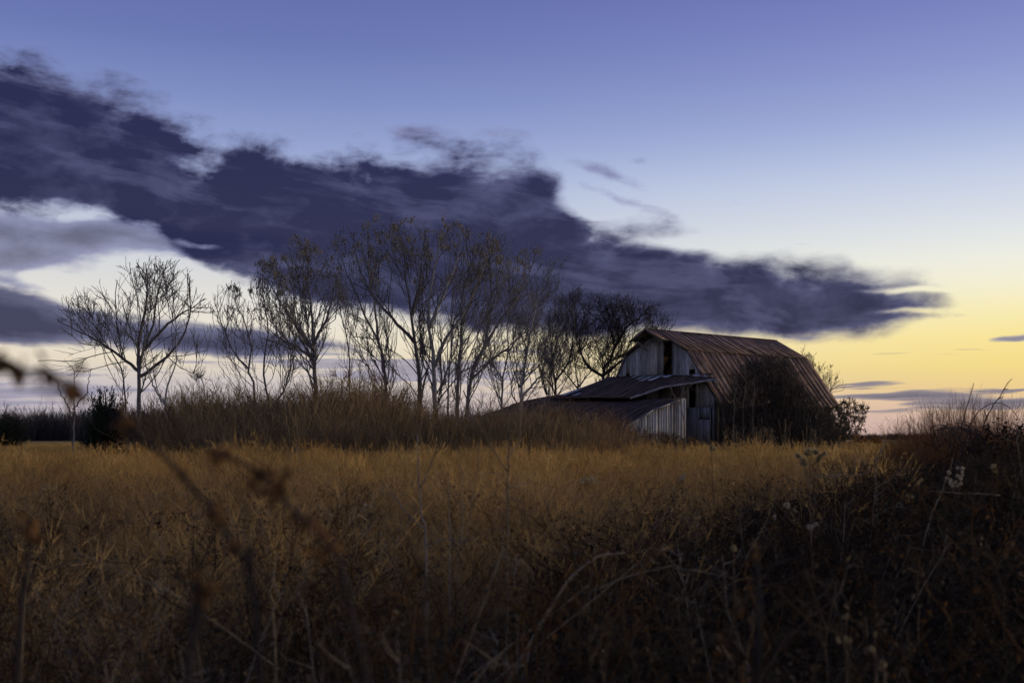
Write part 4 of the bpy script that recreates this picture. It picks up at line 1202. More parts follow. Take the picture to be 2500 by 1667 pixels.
def proto_forb(h, rnd, nb=10, r=0.003, leaves=0, lsize=0.03, droop=0.0, tw=3):
    """a dead branching weed: one stem, side branches, a few curled leaves"""
    g = Geo()
    k = 7; z = np.linspace(0, 1, k); sway = np.cumsum(rnd.normal(0, 0.035, (k, 2)), 0) * h; sway[0] = 0
    st = np.concatenate([sway, (z * h - 0.03)[:, None]], 1)
    g.polytube(st, np.linspace(r * 1.4, r * 0.5, k), 4, False)
    ends = []
    for i in range(nb):
        t = rnd.uniform(0.25, 0.98); j = t * (k - 1); i0 = min(int(j), k - 2); b = st[i0] + (st[i0 + 1] - st[i0]) * (j - i0)
        a = rnd.uniform(0, 2 * np.pi); l = h * rnd.uniform(0.12, 0.4) * (1.15 - t * 0.6)
        d = norm(np.array([np.cos(a), np.sin(a), rnd.uniform(0.3, 1.3) - droop]))
        m = b + d * l * 0.5; e = m + norm(d + np.array([0, 0, 0.4 - droop]) + rnd.normal(0, .25, 3)) * l * 0.5
        g.polytube([b, m, e], [r * 0.7, r * 0.55, r * 0.3], 3, False); ends.append(e)
        P0 = []; P1 = []
        for _ in range(tw):
            f = rnd.uniform(0.3, 1); q = m * (1 - f) + e * f; P0.append(q); P1.append(q + norm(d + rnd.normal(0, .7, 3)) * l * rnd.uniform(0.15, 0.4))
        g.tubes(P0, P1, r * 0.4, r * 0.25, 3); ends += P1
    if leaves:
        E = np.array(ends); q = E[rnd.integers(0, len(E), leaves)] + rnd.normal(0, 0.02, (leaves, 3))
        d = norm(rnd.normal(0, 1, (leaves, 3)) - np.array([0, 0, 0.6])); s = norm(np.cross(d, rnd.normal(0, 1, (leaves, 3)))); L = lsize * rnd.uniform(0.6, 1.6, (leaves, 1))
        v = np.stack([q, q + d * L * 0.5 + s * L * 0.3, q + d * L + np.cross(d, s) * L * 0.3, q + d * L * 0.5 - s * L * 0.3], 1).reshape(-1, 3)
        e = np.arange(leaves) * 4; g.add(v, q=np.stack([e, e + 1, e + 2, e + 3], -1))
    return g

def proto_shrub(h, rnd, n=46, spread=0.55, r=0.007, tw=9, lean=0.22, twl=0.3):
    """upright brush: many whippy stems with short side twigs"""
    g = Geo()
    a = rnd.uniform(0, 2 * np.pi, n); rr = spread * np.sqrt(rnd.uniform(0, 1, n))
    p = np.stack([rr * np.cos(a), rr * np.sin(a), np.full(n, -0.05)], -1); H = h * rnd.uniform(0.5, 1.08, n)
    d = norm(np.stack([np.cos(a) * lean * rnd.uniform(0, 2, n), np.sin(a) * lean * rnd.uniform(0, 2, n), np.ones(n)], -1))
    cur = p; segs = 5
    for s_ in range(segs):
        d = norm(d + rnd.normal(0, 0.10, (n, 3))); nxt = cur + d * (H / segs)[:, None]
        g.tubes(cur, nxt, r * (1 - 0.8 * s_ / segs), r * (1 - 0.8 * (s_ + 1) / segs), 3)
        if s_ >= 1:
            k = n * tw // segs; i = rnd.integers(0, n, k); f = rnd.uniform(0, 1, (k, 1)); b = cur[i] * (1 - f) + nxt[i] * f
            dd = norm(d[i] * 0.8 + rnd.normal(0, 0.55, (k, 3)) + np.array([0, 0, 0.3])); l = twl * rnd.uniform(0.4, 1.2, (k, 1))
            g.tubes(b, b + dd * l, r * 0.42, r * 0.22, 3)
        cur = nxt
    return g

def scatter(name, label, protos, P, rot, scl, idx, cat=None):
    """instances the clump meshes on points; nobody could count it, so it is one object"""
    pc = bpy.data.collections.new(name + '_clumps')
    for i, me in enumerate(protos):
        pc.objects.link(bpy.data.objects.new('%s_clump_%02d' % (name, i), me))
    me = bpy.data.meshes.new(name); n = len(P)
    me.vertices.add(n); me.vertices.foreach_set('co', np.asarray(P, np.float32).ravel())
    for nm, ty, key, arr in (('rot', 'FLOAT_VECTOR', 'vector', rot), ('scl', 'FLOAT_VECTOR', 'vector', scl), ('idx', 'INT', 'value', idx)):
        at = me.attributes.new(nm, ty, 'POINT'); at.data.foreach_set(key, np.asarray(arr, np.int32 if ty == 'INT' else np.float32).ravel())
    o = link(name, me); tag(o, label, cat, kind='stuff')
    ng = bpy.data.node_groups.new(name, 'GeometryNodeTree')
    ng.interface.new_socket('Geometry', in_out='INPUT', socket_type='NodeSocketGeometry'); ng.interface.new_socket('Geometry', in_out='OUTPUT', socket_type='NodeSocketGeometry')
    gi = ng.nodes.new('NodeGroupInput'); go = ng.nodes.new('NodeGroupOutput'); ip = ng.nodes.new('GeometryNodeInstanceOnPoints')
    ci = ng.nodes.new('GeometryNodeCollectionInfo'); ci.inputs['Collection'].default_value = pc; ci.inputs['Separate Children'].default_value = True; ci.inputs['Reset Children'].default_value = True
    def attr(nm, ty):
        a = ng.nodes.new('GeometryNodeInputNamedAttribute'); a.data_type = ty; a.inputs['Name'].default_value = nm; return a.outputs[0]
    L = ng.links.new
    L(gi.outputs[0], ip.inputs['Points']); L(ci.outputs[0], ip.inputs['Instance']); ip.inputs['Pick Instance'].default_value = True
    L(attr('idx', 'INT'), ip.inputs['Instance Index']); L(attr('rot', 'FLOAT_VECTOR'), ip.inputs['Rotation']); L(attr('scl', 'FLOAT_VECTOR'), ip.inputs['Scale'])
    L(ip.outputs[0], go.inputs[0])
    md = o.modifiers.new('scatter', 'NODES'); md.node_group = ng
    return o

def wedge(n, d0, d1, r, q0=-0.52, q1=0.52, power=2.0):
    """points spread evenly over the part of the field in front of the camera"""
    D = (r.uniform(0, 1, n) * (d1 ** power - d0 ** power) + d0 ** power) ** (1 / power)
    q = r.uniform(q0, q1, n)
    return q * D, D, q
def fnoise(x, y, s, ph=0.0):
    return (np.sin(x * s + ph) * np.sin(y * s * 1.3 + ph * 2) + np.sin(x * s * 2.3 + y * s * 1.7 + ph) * 0.6 + np.sin(x * s * 0.6 - y * s * 0.9 + 2 * ph)) / 2.6
def lay(x, y, s0, s1, r, tilt=0.12, zs=None):
    n = len(x); P = np.stack([x, y, gz(x, y)], -1)
    rot = np.stack([r.normal(0, tilt, n), r.normal(0, tilt, n), r.uniform(0, 2 * np.pi, n)], -1)
    s = r.uniform(s0, s1, n); scl = np.stack([s, s, s if zs is None else s * zs], -1)
    return P, rot, scl

R5 = np.random.default_rng(55)
def right_bank(q, D):
    """1 where the dark bramble bank on the right stands"""
    edge = np.interp(D, [2, 5, 7, 9, 12, 16, 20, 26], [0.05, 0.08, 0.12, 0.16, 0.20, 0.24, 0.28, 0.40])
    return sst(-0.13, 0.13, q - edge + 0.05 * fnoise(q * D, D, 1.1, 7.0))

# tall golden grass
gold = [proto_blades(80, 0.92, 0.16, 0.13, 0.0042, R5, 3, 2.6, 0.35).mesh('grass_clump', M['straw']) for _ in range(5)] + \
       [proto_blades(70, 0.85, 0.18, 0.2, 0.0042, R5, 3, 1.4, 0.5).mesh('grass_clump', M['straw_dull']) for _ in range(4)] + \
       [proto_blades(60, 1.0, 0.12, 0.12, 0.004, R5, 3, 3.5, 0.3).mesh('grass_clump', M['straw_red']) for _ in range(3)] + \
       [proto_blades(90, 0.9, 0.16, 0.16, 0.0021, R5, 4, 3.0, 0.4, 0.05).mesh('grass_clump', M[m]) for m in ('straw', 'straw_dull', 'straw', 'straw_dull', 'straw_grey')]
x, y, q = wedge(11500, 4.0, 36, R5)
keep = (R5.uniform(0, 1, len(x)) > right_bank(q, y) * 0.97) & (R5.uniform(0, 1, len(x)) < sst(3.6, 8.0, y + fnoise(x, y, 0.8) * 2.0) * 0.92 + 0.06) & (y < 29 + fnoise(x, y, 0.35, 1.0) * 4 + 5 * sst(-0.1, -0.02, q) * (1 - sst(0.05, 0.1, q)))
x, y = x[keep], y[keep]
P, rot, scl = lay(x, y, 0.62, 1.15, R5, 0.13)
scl *= (0.90 + 0.30 * fnoise(x, y, 0.75, 2.0) + 0.12 * fnoise(x, y, 2.1, 1.0))[:, None]
dull = R5.uniform(0, 1, len(x)) < (0.30 + 0.4 * fnoise(x, y, 0.4, 3.0) + 0.55 * (1 - sst(7, 14, y)))
idx = np.where(dull, R5.integers(5, 9, len(x)), R5.integers(0, 5, len(x)))
idx = np.where(~dull & (R5.uniform(0, 1, len(x)) < 0.25 + 0.5 * fnoise(x, y, 0.6, 5.0)), R5.integers(9, 12, len(x)), idx)
idx = np.where(y < 12.5, R5.integers(12, 17, len(x)), idx)
scatter('tall_grass', 'tall golden dry grass filling the middle of the field', gold, P, rot, scl, idx, 'grass')

# short stubble beyond, yellow green near the barn
short = [proto_blades(60, 0.22, 0.30, 0.3, 0.008, R5, 2, 0, 0.5).mesh('stubble_clump', M['field']) for _ in range(4)]
lawn = [proto_blades(60, 0.17, 0.30, 0.35, 0.009, R5, 2, 0, 0.5).mesh('lawn_clump', M['lawn']) for _ in range(4)]
x, y, q = wedge(9000, 26, 110, R5, -0.5, 0.5, 1.6)
P, rot, scl = lay(x, y, 0.8, 1.5, R5)
scatter('field_stubble', 'short golden grass on the open field behind the thicket', short, P, rot, scl, R5.integers(0, 4, len(x)), 'grass')
x, y, q = wedge(5200, 30, 82, R5, 0.05, 0.40, 1.5)
keep = fnoise(x, y, 0.5) > -0.35; x, y = x[keep], y[keep]
P, rot, scl = lay(x, y, 0.8, 1.5, R5)
scatter('lawn_grass', 'yellow green short grass strip in front of the barn', lawn, P, rot, scl, R5.integers(0, 4, len(x)), 'grass')

# dead weeds of the foreground
weeds = [proto_forb(0.8, R5, 14, 0.003, 26, 0.014).mesh('weed_clump', M['weed']) for _ in range(4)] + \
        [proto_forb(0.75, R5, 16, 0.003, 36, 0.016, 0.3).mesh('weed_clump', M['weed_dark']) for _ in range(3)] + \
        [proto_blades(60, 0.62, 0.22, 0.55, 0.0032, R5, 4, 0, 0.9, 0.18).mesh('weed_clump', M['straw_grey']) for _ in range(4)] + \
        [proto_blades(60, 0.55, 0.25, 0.6, 0.0036, R5, 4, 0, 0.9, 0.2).mesh('weed_clump', M['weed']) for _ in range(3)] + \
        [proto_forb(0.85, R5, 14, 0.003, 50, 0.012, 0.0, 5).mesh('weed_clump', M['weed_rust']) for _ in range(2)] + \
        [proto_forb(0.85, R5, 7, 0.0017, 0, 0.02, 0.15, 2).mesh('weed_clump', M['twig_pale']) for _ in range(3)]
x, y, q = wedge(5200, 1.9, 13, R5, -0.62, 0.62, 1.75)
keep = R5.uniform(0, 1, len(x)) < np.maximum(1 - sst(4.5, 9.5, y + fnoise(x, y, 0.9, 4.0) * 1.8) * 0.93, right_bank(q, y) * 0.6)
x, y, q = x[keep], y[keep], q[keep]
P, rot, scl = lay(x, y, 0.7, 1.15, R5, 0.28)
u = R5.uniform(0, 1, len(x)); rb = right_bank(q, y)
idx = np.where(u < 0.22, R5.integers(0, 4, len(x)), np.where(u < 0.22 + 0.15 + 0.3 * rb, R5.integers(4, 7, len(x)), np.where(u < 0.70, R5.integers(7, 11, len(x)), np.where(u < 0.87, R5.integers(11, 14, len(x)), np.where(u < 0.94, R5.integers(14, 16, len(x)), R5.integers(16, 19, len(x)))))))
scatter('foreground_weeds', 'tangle of dark dead weeds across the foreground', weeds, P, rot, scl, idx, 'weeds')

# bramble bank on the right
bram = [proto_forb(1.0, R5, 18, 0.004, 50, 0.02, 0.35, 6).mesh('bramble_clump', M['weed_dark']) for _ in range(4)] + \
       [proto_forb(1.05, R5, 16, 0.004, 30, 0.016, 0.1, 6).mesh('bramble_clump', M['weed']) for _ in range(3)] + \
       [proto_blades(50, 0.8, 0.22, 0.35, 0.0035, R5, 4, 0, 0.8, 0.12).mesh('bramble_clump', M['weed_dark']) for _ in range(3)] + \
       [proto_blades(40, 0.9, 0.22, 0.3, 0.0035, R5, 4, 0, 0.8, 0.12).mesh('bramble_clump', M['straw_grey']) for _ in range(2)]
x, y, q = wedge(7000, 4.5, 24, R5, 0.0, 0.56, 1.6)
keep = R5.uniform(0, 1, len(x)) < right_bank(q, y); x, y, q = x[keep], y[keep], q[keep]
P, rot, scl = lay(x, y, 0.7, 1.0, R5, 0.25)
scl *= (0.72 + 0.16 * sst(0.24, 0.43, q) + 0.12 * fnoise(x, y, 0.8))[:, None]
u = R5.uniform(0, 1, len(x))
idx = np.where(u < 0.45, R5.integers(0, 4, len(x)), np.where(u < 0.65, R5.integers(4, 7, len(x)), np.where(u < 0.9, R5.integers(7, 10, len(x)), R5.integers(10, 12, len(x)))))
scatter('bramble_undergrowth', 'dark bramble undergrowth heaped along the right side', bram, P, rot, scl, idx, 'brambles')

# brown brush thicket under the trees
brush = [proto_shrub(2.6, R5, 20, 0.65, 0.0125, 16, 0.26, 0.42).mesh('brush_clump', M['brush']) for _ in range(5)] + \
        [proto_shrub(2.6, R5, 16, 0.8, 0.013, 22, 0.40, 0.5).mesh('brush_clump', M['brush_dark']) for _ in range(3)] + \
        [proto_shrub(2.6, R5, 14, 0.5, 0.012, 20, 0.55, 0.45).mesh('brush_clump', M['brush_red']) for _ in range(2)]
prof_x = [380, 410, 440, 480, 530, 560, 650, 720, 780, 830, 865, 905, 960, 1010, 1050, 1120, 1180, 1250, 1290, 1350, 1420, 1490, 1555, 1590]
prof_y = [1075, 985, 950, 928, 938, 958, 955, 945, 930, 915, 905, 925, 950, 980, 985, 995, 1000, 988, 984, 988, 1005, 1032, 1066, 1090]
n = 950
px = R5.uniform(395, 1575, n); D = R5.uniform(35, 50, n)
py = np.interp(px, prof_x, prof_y) + np.abs(R5.normal(0, 22, n)) - 10 + 16 * np.sin(px * 0.045) * np.sin(px * 0.021 + 1)
py = np.where(R5.uniform(0, 1, n) < 0.07, py - R5.uniform(10, 38, n), py)
front = R5.uniform(0, 1, n) < 0.4
py = np.where(front, py + (1090 - py) * R5.uniform(0.1, 0.6, n), py); D = np.where(front, R5.uniform(32, 38, n), D)
X = (px - 1250) / F * D; top = CAMZ + (HZ - py) / F * D; h = top - gz(X, D); k = h > 0.5
X, D, h = X[k], D[k], h[k]
P, rot, _ = lay(X, D, 1, 1, R5, 0.13); s = h / 2.75
scl = np.stack([np.clip(s, 0.55, 1.1), np.clip(s, 0.55, 1.1), s], -1)
scatter('brush_thicket', 'dense brown brush thicket below the bare trees', brush, P, rot, scl, np.where(R5.uniform(0, 1, len(X)) < 0.55 + 0.4 * fnoise(X, D, 0.9), R5.integers(0, 5, len(X)), R5.integers(5, 10, len(X))), 'thicket')

# tall backlit stems over the bramble bank
whip = [proto_shrub(1.7, R5, 26, 0.35, 0.0042, 9, 0.30, 0.22).mesh('whip_clump', M['twig_red']) for _ in range(4)]
n = 210; px = R5.normal(2330, 90, n); D = R5.uniform(15, 24, n)
py = np.interp(px, [2050, 2150, 2230, 2290, 2350, 2420, 2500, 2600], [1085, 1050, 1010, 975, 955, 960, 985, 1010]) + np.abs(R5.normal(0, 22, n))
X = (px - 1250) / F * D; h = CAMZ + (HZ - py) / F * D - gz(X, D); k = h > 0.6; X, D, h = X[k], D[k], h[k]
P, rot, _ = lay(X, D, 1, 1, R5, 0.16); s = h / 1.75; scl = np.stack([s * 0.9, s * 0.9, s], -1)
scatter('tall_stems', 'red brown whippy stems rising above the bramble bank against the sky', whip, P, rot, scl, R5.integers(0, 4, len(X)), 'weeds')

# far woods along the horizon
fw = [proto_shrub(7.0, R5, 30, 1.6, 0.07, 14, 0.16, 1.3).mesh('far_tree_clump', M['far_wood']) for _ in range(5)]
n = 900; D = R5.uniform(240, 330, n); q = R5.uniform(-0.5, 0.06, n); X = q * D
P, rot, _ = lay(X, D, 1, 1, R5, 0.03); h = (5.6 + 2.2 * fnoise(X, D, 0.05) + 2.0 * fnoise(X, D, 0.21, 2.0) + np.abs(R5.normal(0, 1.0, n))) * (1 - 0.3 * sst(-0.33, 0.0, q)); s = h / 7.0
scatter('far_woods', 'hazy line of far off woods along the left horizon', fw, P, rot, np.stack([s, s, s], -1), R5.integers(0, 5, n), 'woods')
n = 420; D = R5.uniform(420, 640, n); q = R5.uniform(0.15, 0.5, n); X = q * D
P, rot, _ = lay(X, D, 1, 1, R5, 0.03); s = R5.uniform(0.25, 0.45, n)
scatter('horizon_woods', 'thin dark line of woods on the right horizon', fw, P, rot, np.stack([s * 2, s * 2, s], -1), R5.integers(0, 5, n), 'woods')

# rank weeds hiding the foot of the shed and barn
rank = [proto_forb(1.2, R5, 16, 0.016, 20, 0.06, 0.1, 5).mesh('rank_weed_clump', M[m]) for m in ('brush_dark', 'brush_dark', 'weed_rust', 'brush', 'weed')] + \
       [proto_blades(40, 1.0, 0.3, 0.4, 0.012, R5, 4, 0, 0.7, 0.12).mesh('rank_weed_clump', M[m]) for m in ('straw_grey', 'brush_dark')]
n = 640; px = R5.uniform(1440, 2120, n); D = R5.uniform(64, 74, n)
py = np.interp(px, [1440, 1520, 1580, 1650, 1720, 1760, 1850, 2000, 2120], [1030, 1044, 1052, 1058, 1072, 1080, 1078, 1076, 1080]) + np.abs(R5.normal(0, 10, n))
X = (px - 1250) / F * D; h = CAMZ + (HZ - py) / F * D - gz(X, D); k = (h > 0.2) & (np.abs(px - 1722) > R5.uniform(0, 26, n)); X, D, h = X[k], D[k], h[k]
P, rot, _ = lay(X, D, 1, 1, R5, 0.15); s = h / 1.15
scatter('rank_weeds', 'dark rank weeds along the foot of the shed and barn', rank, P, rot, np.stack([np.maximum(s, 0.5), np.maximum(s, 0.5), s], -1), R5.integers(0, 7, len(X)), 'weeds')

# ------------------------------------------------------------------ single plants and sticks one can tell apart
R6 = np.random.default_rng(66)
def pix(pts, D, dz=None):
    """points of a stem from photo pixels at depth D (dz: depth change from foot to tip)"""
    n = len(pts); dd = np.zeros(n) if dz is None else np.linspace(0, dz, n)
    return np.array([WP(p[0], p[1], D) + np.array([0, d, 0]) for p, d in zip(pts, dd)])

def stem_geo(pts, r0, r1, n=5, k=18, wob=0.0, rnd=R6):
    g = Geo(); c = spline(pts, k)
    if wob: c[1:-1] += rnd.normal(0, wob, (k - 2, 3))
    g.polytube(c, np.linspace(r0, r1, k), n); return g, c

def fluff_geo(c, r, rnd, n=150):
    """a tuft of fine seed hairs round a small core"""
    g = Geo()
    d = norm(rnd.normal(0, 1, (n, 3)) + np.array([0, 0, 0.25])); s = norm(np.cross(d, rnd.normal(0, 1, (n, 3)))); l = r * rnd.uniform(0.6, 1.15, (n, 1)); w = r * 0.13
    v = np.stack([c - s * w * 0.3, c + d * l * 0.55 - s * w, c + d * l, c + d * l * 0.55 + s * w], 1).reshape(-1, 3); e = np.arange(n) * 4
    g.add(v, q=np.stack([e, e + 1, e + 2, e + 3], -1)); return g

def leaf_geo(g, c, d, L, w, rnd, curl=0.4):
    d = norm(np.asarray(d, float)); s = norm(np.cross(d, rnd.normal(0, 1, 3))); u = np.cross(s, d)
    v = [c, c + d * L * 0.35 + s * w + u * curl * L * 0.1, c + d * L * 0.35 - s * w + u * curl * L * 0.1, c + d * L * 0.7 + s * w * 0.8 - u * curl * L * 0.15, c + d * L * 0.7 - s * w * 0.8 - u * curl * L * 0.15, c + d * L - u * curl * L * 0.4]
    g.add(v, q=[(1, 2, 4, 3)], t=[(0, 2, 1), (3, 4, 5)])

def thing_from(name, label, cat, pts, D, mat, r0, r1, group=None, dz=None, wob=0.0, part='stem', k=18, n=5, ground=True):
    P = pix(pts, D, dz)
    if ground:
        g0 = float(gz(P[0][0], P[0][1]))
        d = P[0] - P[1]; d = d / np.linalg.norm(d)
        if P[0][2] > g0 + 0.02 and d[2] < -0.25:        # carry the foot on down to the soil
            f = P[0] + d * ((P[0][2] - g0 + 0.03) / -d[2]) * np.array([0.7, 0.7, 1.0]); P = np.concatenate([[f], P])
    off = P[0].copy(); o = empty(name, off); tag(o, label, cat, group)
    g, c = stem_geo(P, r0, r1, n, k, wob)
    link(part, g.mesh(part, mat, True, off), o)
    return o, c, off

# seed head weeds: (label, depth, stem foot px, head centre px, radius of the head cluster px, heads, fluff radius m)
GS = 'weeds with pale seed heads in the field'
SH = [('cream seed heads in a flat cluster above the golden grass, middle of the field', 11, (1432, 1290), (1438, 1172), (24, 9), 13, 0.014, 'fluff'),
      ('small white seed heads on a leaning weed in the golden grass', 9, (905, 1400), (897, 1245), (20, 16), 9, 0.013, 'fluff'),
      ('large bunch of round cream seed heads beside the straight stick', 6.5, (2345, 1350), (2335, 1165), (22, 28), 17, 0.0125, 'fluff'),
      ('single fluffy white seed head in the dark brambles', 6.5, (1920, 1380), (1918, 1231), (6, 7), 3, 0.017, 'fluff'),
      ('short row of tiny white seed heads low in the brambles', 6.0, (1985, 1400), (1988, 1285), (15, 8), 5, 0.013, 'fluff'),
      ('small loose cluster of seed heads above the horizontal twig', 7.0, (2188, 1380), (2187, 1231), (12, 10), 7, 0.013, 'fluff_dull'),
      ('tall yellowish goldenrod plume standing out against the lawn', 5.0, (1985, 1420), (1978, 1112), (42, 24), 16, 0.017, 'fluff_dull'),
      ('second goldenrod plume with a single nodding tuft near the barn door', 8.0, (1742, 1330), (1737, 1098), (6, 9), 4, 0.018, 'fluff_dull'),
      ('pale speckled seed heads at the far left of the grass', 8.0, (120, 1330), (120, 1195), (18, 22), 10, 0.013, 'fluff_dull'),
      ('yellowish seed tuft beside the pale arched branch', 3.6, (1795, 1480), (1791, 1338), (5, 8), 3, 0.010, 'fluff_dull'),
      ('white seed head close to the bottom edge, right of centre', 2.6, (2066, 1667), (2060, 1563), (14, 7), 4, 0.0065, 'fluff_dull'),
      ('drooping pale seed head near the bottom edge', 2.3, (2160, 1667), (2155, 1622), (6, 14), 3, 0.0065, 'fluff_dull'),
      ('tiny white seed heads over the dark weeds at the bottom', 2.8, (1475, 1667), (1468, 1597), (8, 12), 3, 0.0055, 'fluff'),
      ('faint seed head high in the brambles at the right edge', 8.0, (2475, 1320), (2472, 1160), (8, 12), 4, 0.013, 'fluff_dull'),
      ('two seed tufts below the far right cane', 7.0, (2420, 1320), (2428, 1142), (8, 8), 4, 0.015, 'fluff_dull'),
      ('whitish seed heads halfway between the plume and the cream cluster', 8.5, (1665, 1310), (1668, 1164), (9, 6), 4, 0.013, 'fluff'),
      ('tiny pale seed head left of the single fluffy white one', 6.2, (1893, 1380), (1891, 1263), (4, 5), 2, 0.010, 'fluff'),
      ('dull seed head just right of the single fluffy white one', 6.4, (1944, 1380), (1942, 1243), (5, 6), 3, 0.010, 'fluff_dull'),
      ('pair of yellowish seed tufts under the horizontal twig end', 6.8, (2222, 1370), (2217, 1208), (12, 6), 4, 0.012, 'fluff_dull'),
      ('small yellowish seed tuft left of the straight stick', 6.8, (2248, 1370), (2245, 1176), (6, 9), 3, 0.012, 'fluff_dull'),
      ('pale round seed head on the edge of the golden grass', 7.5, (1650, 1330), (1647, 1192), (6, 6), 3, 0.012, 'fluff_dull'),
      ('speck of seed fluff above the drooping pale seed head', 2.5, (2136, 1667), (2131, 1589), (5, 7), 2, 0.0055, 'fluff_dull'),
      ('cream seed speck between the brambles low on the right', 2.9, (2070, 1667), (2066, 1506), (6, 8), 3, 0.006, 'fluff_dull'),
      ('faint seed speck right of the cream one low on the right', 2.8, (2140, 1667), (2135, 1546), (5, 6), 2, 0.0055, 'fluff_dull')]
for lab, D, foot, head, (rx, ry), nh, fr, mt in SH:
    mid = ((foot[0] + head[0]) / 2 + R6.uniform(-6, 6), (foot[1] + head[1]) / 2)
    o, c, off = thing_from('seed_head_weed', lab, 'weed', [foot, mid, (head[0], head[1] + ry)], D, M['cane_brown'], 0.0032, 0.0016, GS, k=12, n=4)
    top = c[-1]
    gb = Geo()
    for _ in range(nh):
        a = R6.uniform(0, 2 * np.pi); rr = math.sqrt(R6.uniform(0, 1))
        p = WP(head[0] + rx * rr * math.cos(a), head[1] + ry * rr * math.sin(a), D) + np.array([0, R6.normal(0, rx / F * D * 0.6), 0])
        b = c[int(R6.integers(len(c) * 2 // 3, len(c)))]
        gb.polytube([b, (b + p) / 2 + np.array([0, 0, -0.01]), p], [0.0013, 0.0011, 0.0008], 3, False)
        link('seed_head', fluff_geo(p - off, fr * R6.uniform(0.75, 1.2), R6).mesh('seed_head', M[mt]), o)
    tag(link('stalks', gb.mesh('stalks', M['cane_brown'], True, off), o), kind='stuff')

# blurred weeds right in front of the lens
def near_weed(label, pts, D, nodes, r=0.0022, leaf='dead_leaf', L=0.0125, dz=0.0, ground=True, nl=16):
    o, c, off = thing_from('dried_weed', label, 'weed', pts, D, M['cane_dark'], r * 1.7, r * 1.1, 'out of focus weeds close to the camera', dz=dz, ground=ground)
    for (px, py, sc) in nodes:
        p = WP(px, py, D + dz * 0.5) - off; g = Geo()
        for _ in range(nl):
            d = R6.normal(0, 1, 3); d[2] -= 0.5
            leaf_geo(g, p + R6.normal(0, L * 0.25 * sc, 3), d, L * sc * R6.uniform(0.6, 1.2), L * sc * 0.22, R6)
        tag(link('leaf_whorl', g.mesh('leaf_whorl', M[leaf], False), o), kind='stuff')
near_weed('blurred twig with brown leaves poking in at the left edge above the field', [(-190, 1700), (-120, 1150), (-60, 900), (10, 878), (60, 905), (120, 912), (190, 940)], 0.75, [(8, 882, 0.9), (48, 908, 0.85), (112, 908, 0.9), (178, 938, 1.3)], r=0.0013, ground=True)
near_weed('blurred diagonal stem with dark leaf whorls, the lower of two at left', [(640, 1660), (605, 1400), (565, 1320), (527, 1255), (460, 1180), (395, 1108), (330, 1060), (270, 1010)], 0.95, [(527, 1257, 1.0), (570, 1330, 0.8), (440, 1150, 0.5), (300, 1030, 0.9)], r=0.0016)
near_weed('blurred diagonal stem with dark leaf whorls, the upper of two at left', [(900, 1660), (800, 1345), (740, 1266), (669, 1200), (630, 1152), (539, 1105), (470, 1080)], 0.95, [(539, 1106, 0.9), (632, 1155, 1.2), (672, 1203, 1.3), (742, 1266, 0.9), (790, 1330, 1.2)], r=0.0014)
near_weed('blurred round dark seed head on a grey stalk in the lower left', [(465, 1667), (470, 1600), (490, 1500), (500, 1445)], 0.8, [(500, 1442, 1.0), (503, 1436, 0.9)], r=0.0018)
near_weed('blurred brown weed before the dark brambles, right of centre', [(1850, 1660), (1855, 1500), (1850, 1400), (1840, 1330)], 1.3, [(1840, 1325, 1.0), (1835, 1370, 0.8)], nl=4, L=0.012)
near_weed('blurred brown leaf spray at the left edge of the golden grass', [(40, 1660), (60, 1450), (75, 1300), (70, 1270)], 1.2, [(70, 1280, 1.5), (80, 1310, 1.3), (55, 1265, 1.0)], nl=7)

# bare twiggy saplings standing in the foreground, soft focus
def twig_plant(label, D, stems, mat, r0, name='bare_sapling', group='slender bare saplings in the foreground'):
    S0 = pix(stems[0], D); g0 = float(gz(S0[0][0], S0[0][1])); off = np.array([S0[0][0], S0[0][1], g0])
    o = empty(name, off); tag(o, label, 'sapling', group)
    g, c = stem_geo(np.concatenate([[off - np.array([0, 0, 0.03])], S0]), r0, r0 * 0.35, 5, 18, 0.002)
    link('stem', g.mesh('stem', M[mat], True, off), o)
    for s in stems[1:]:
        P = pix(s, D, R6.uniform(-.25, .25)); g, c = stem_geo(P, r0 * 0.6, r0 * 0.25, 4, 10, 0.002)
        P0 = c[R6.integers(3, 10, 7)]; P1 = P0 + norm(norm(c[-1] - c[0]) + R6.normal(0, 0.5, (7, 3))) * 0.09 * D / 3
        g.tubes(P0, P1, r0 * 0.2, r0 * 0.12, 3)
        link('branch', g.mesh('branch', M[mat], True, off), o)
twig_plant('pale out of focus sapling with V shaped branches before the shed roof', 4.2, [[(1238, 1340), (1240, 1180), (1243, 1080), (1240, 975)], [(1240, 1150), (1200, 1090), (1170, 1040), (1150, 1010)], [(1243, 1090), (1270, 1055), (1310, 1015)], [(1240, 1120), (1265, 1080), (1272, 1030)], [(1240, 1190), (1300, 1178)], [(1240, 1165), (1205, 1150)]], 'cane', 0.0050)
twig_plant('grey sapling fork left of the pale sapling', 4.6, [[(1040, 1345), (1030, 1260), (1022, 1150), (1018, 1060)], [(1035, 1290), (985, 1245), (965, 1215)], [(1026, 1190), (1060, 1130), (1075, 1090)], [(1040, 1330), (1090, 1315), (1130, 1322)]], 'twig_pale', 0.0055)
twig_plant('thin twin stems between the two soft saplings', 5.0, [[(1098, 1330), (1096, 1240), (1094, 1150)], [(1125, 1330), (1126, 1240), (1125, 1155)], [(1135, 1330), (1155, 1220), (1170, 1130), (1172, 1075)]], 'twig_pale', 0.0036)
twig_plant('straight pale stem with short side twigs at the right of the lawn', 7.0, [[(2140, 1240), (2138, 1150), (2138, 1110)], [(2138, 1130), (2160, 1100), (2175, 1095)], [(2138, 1160), (2110, 1110)], [(2138, 1190), (2200, 1150)]], 'twig_pale', 0.0042)

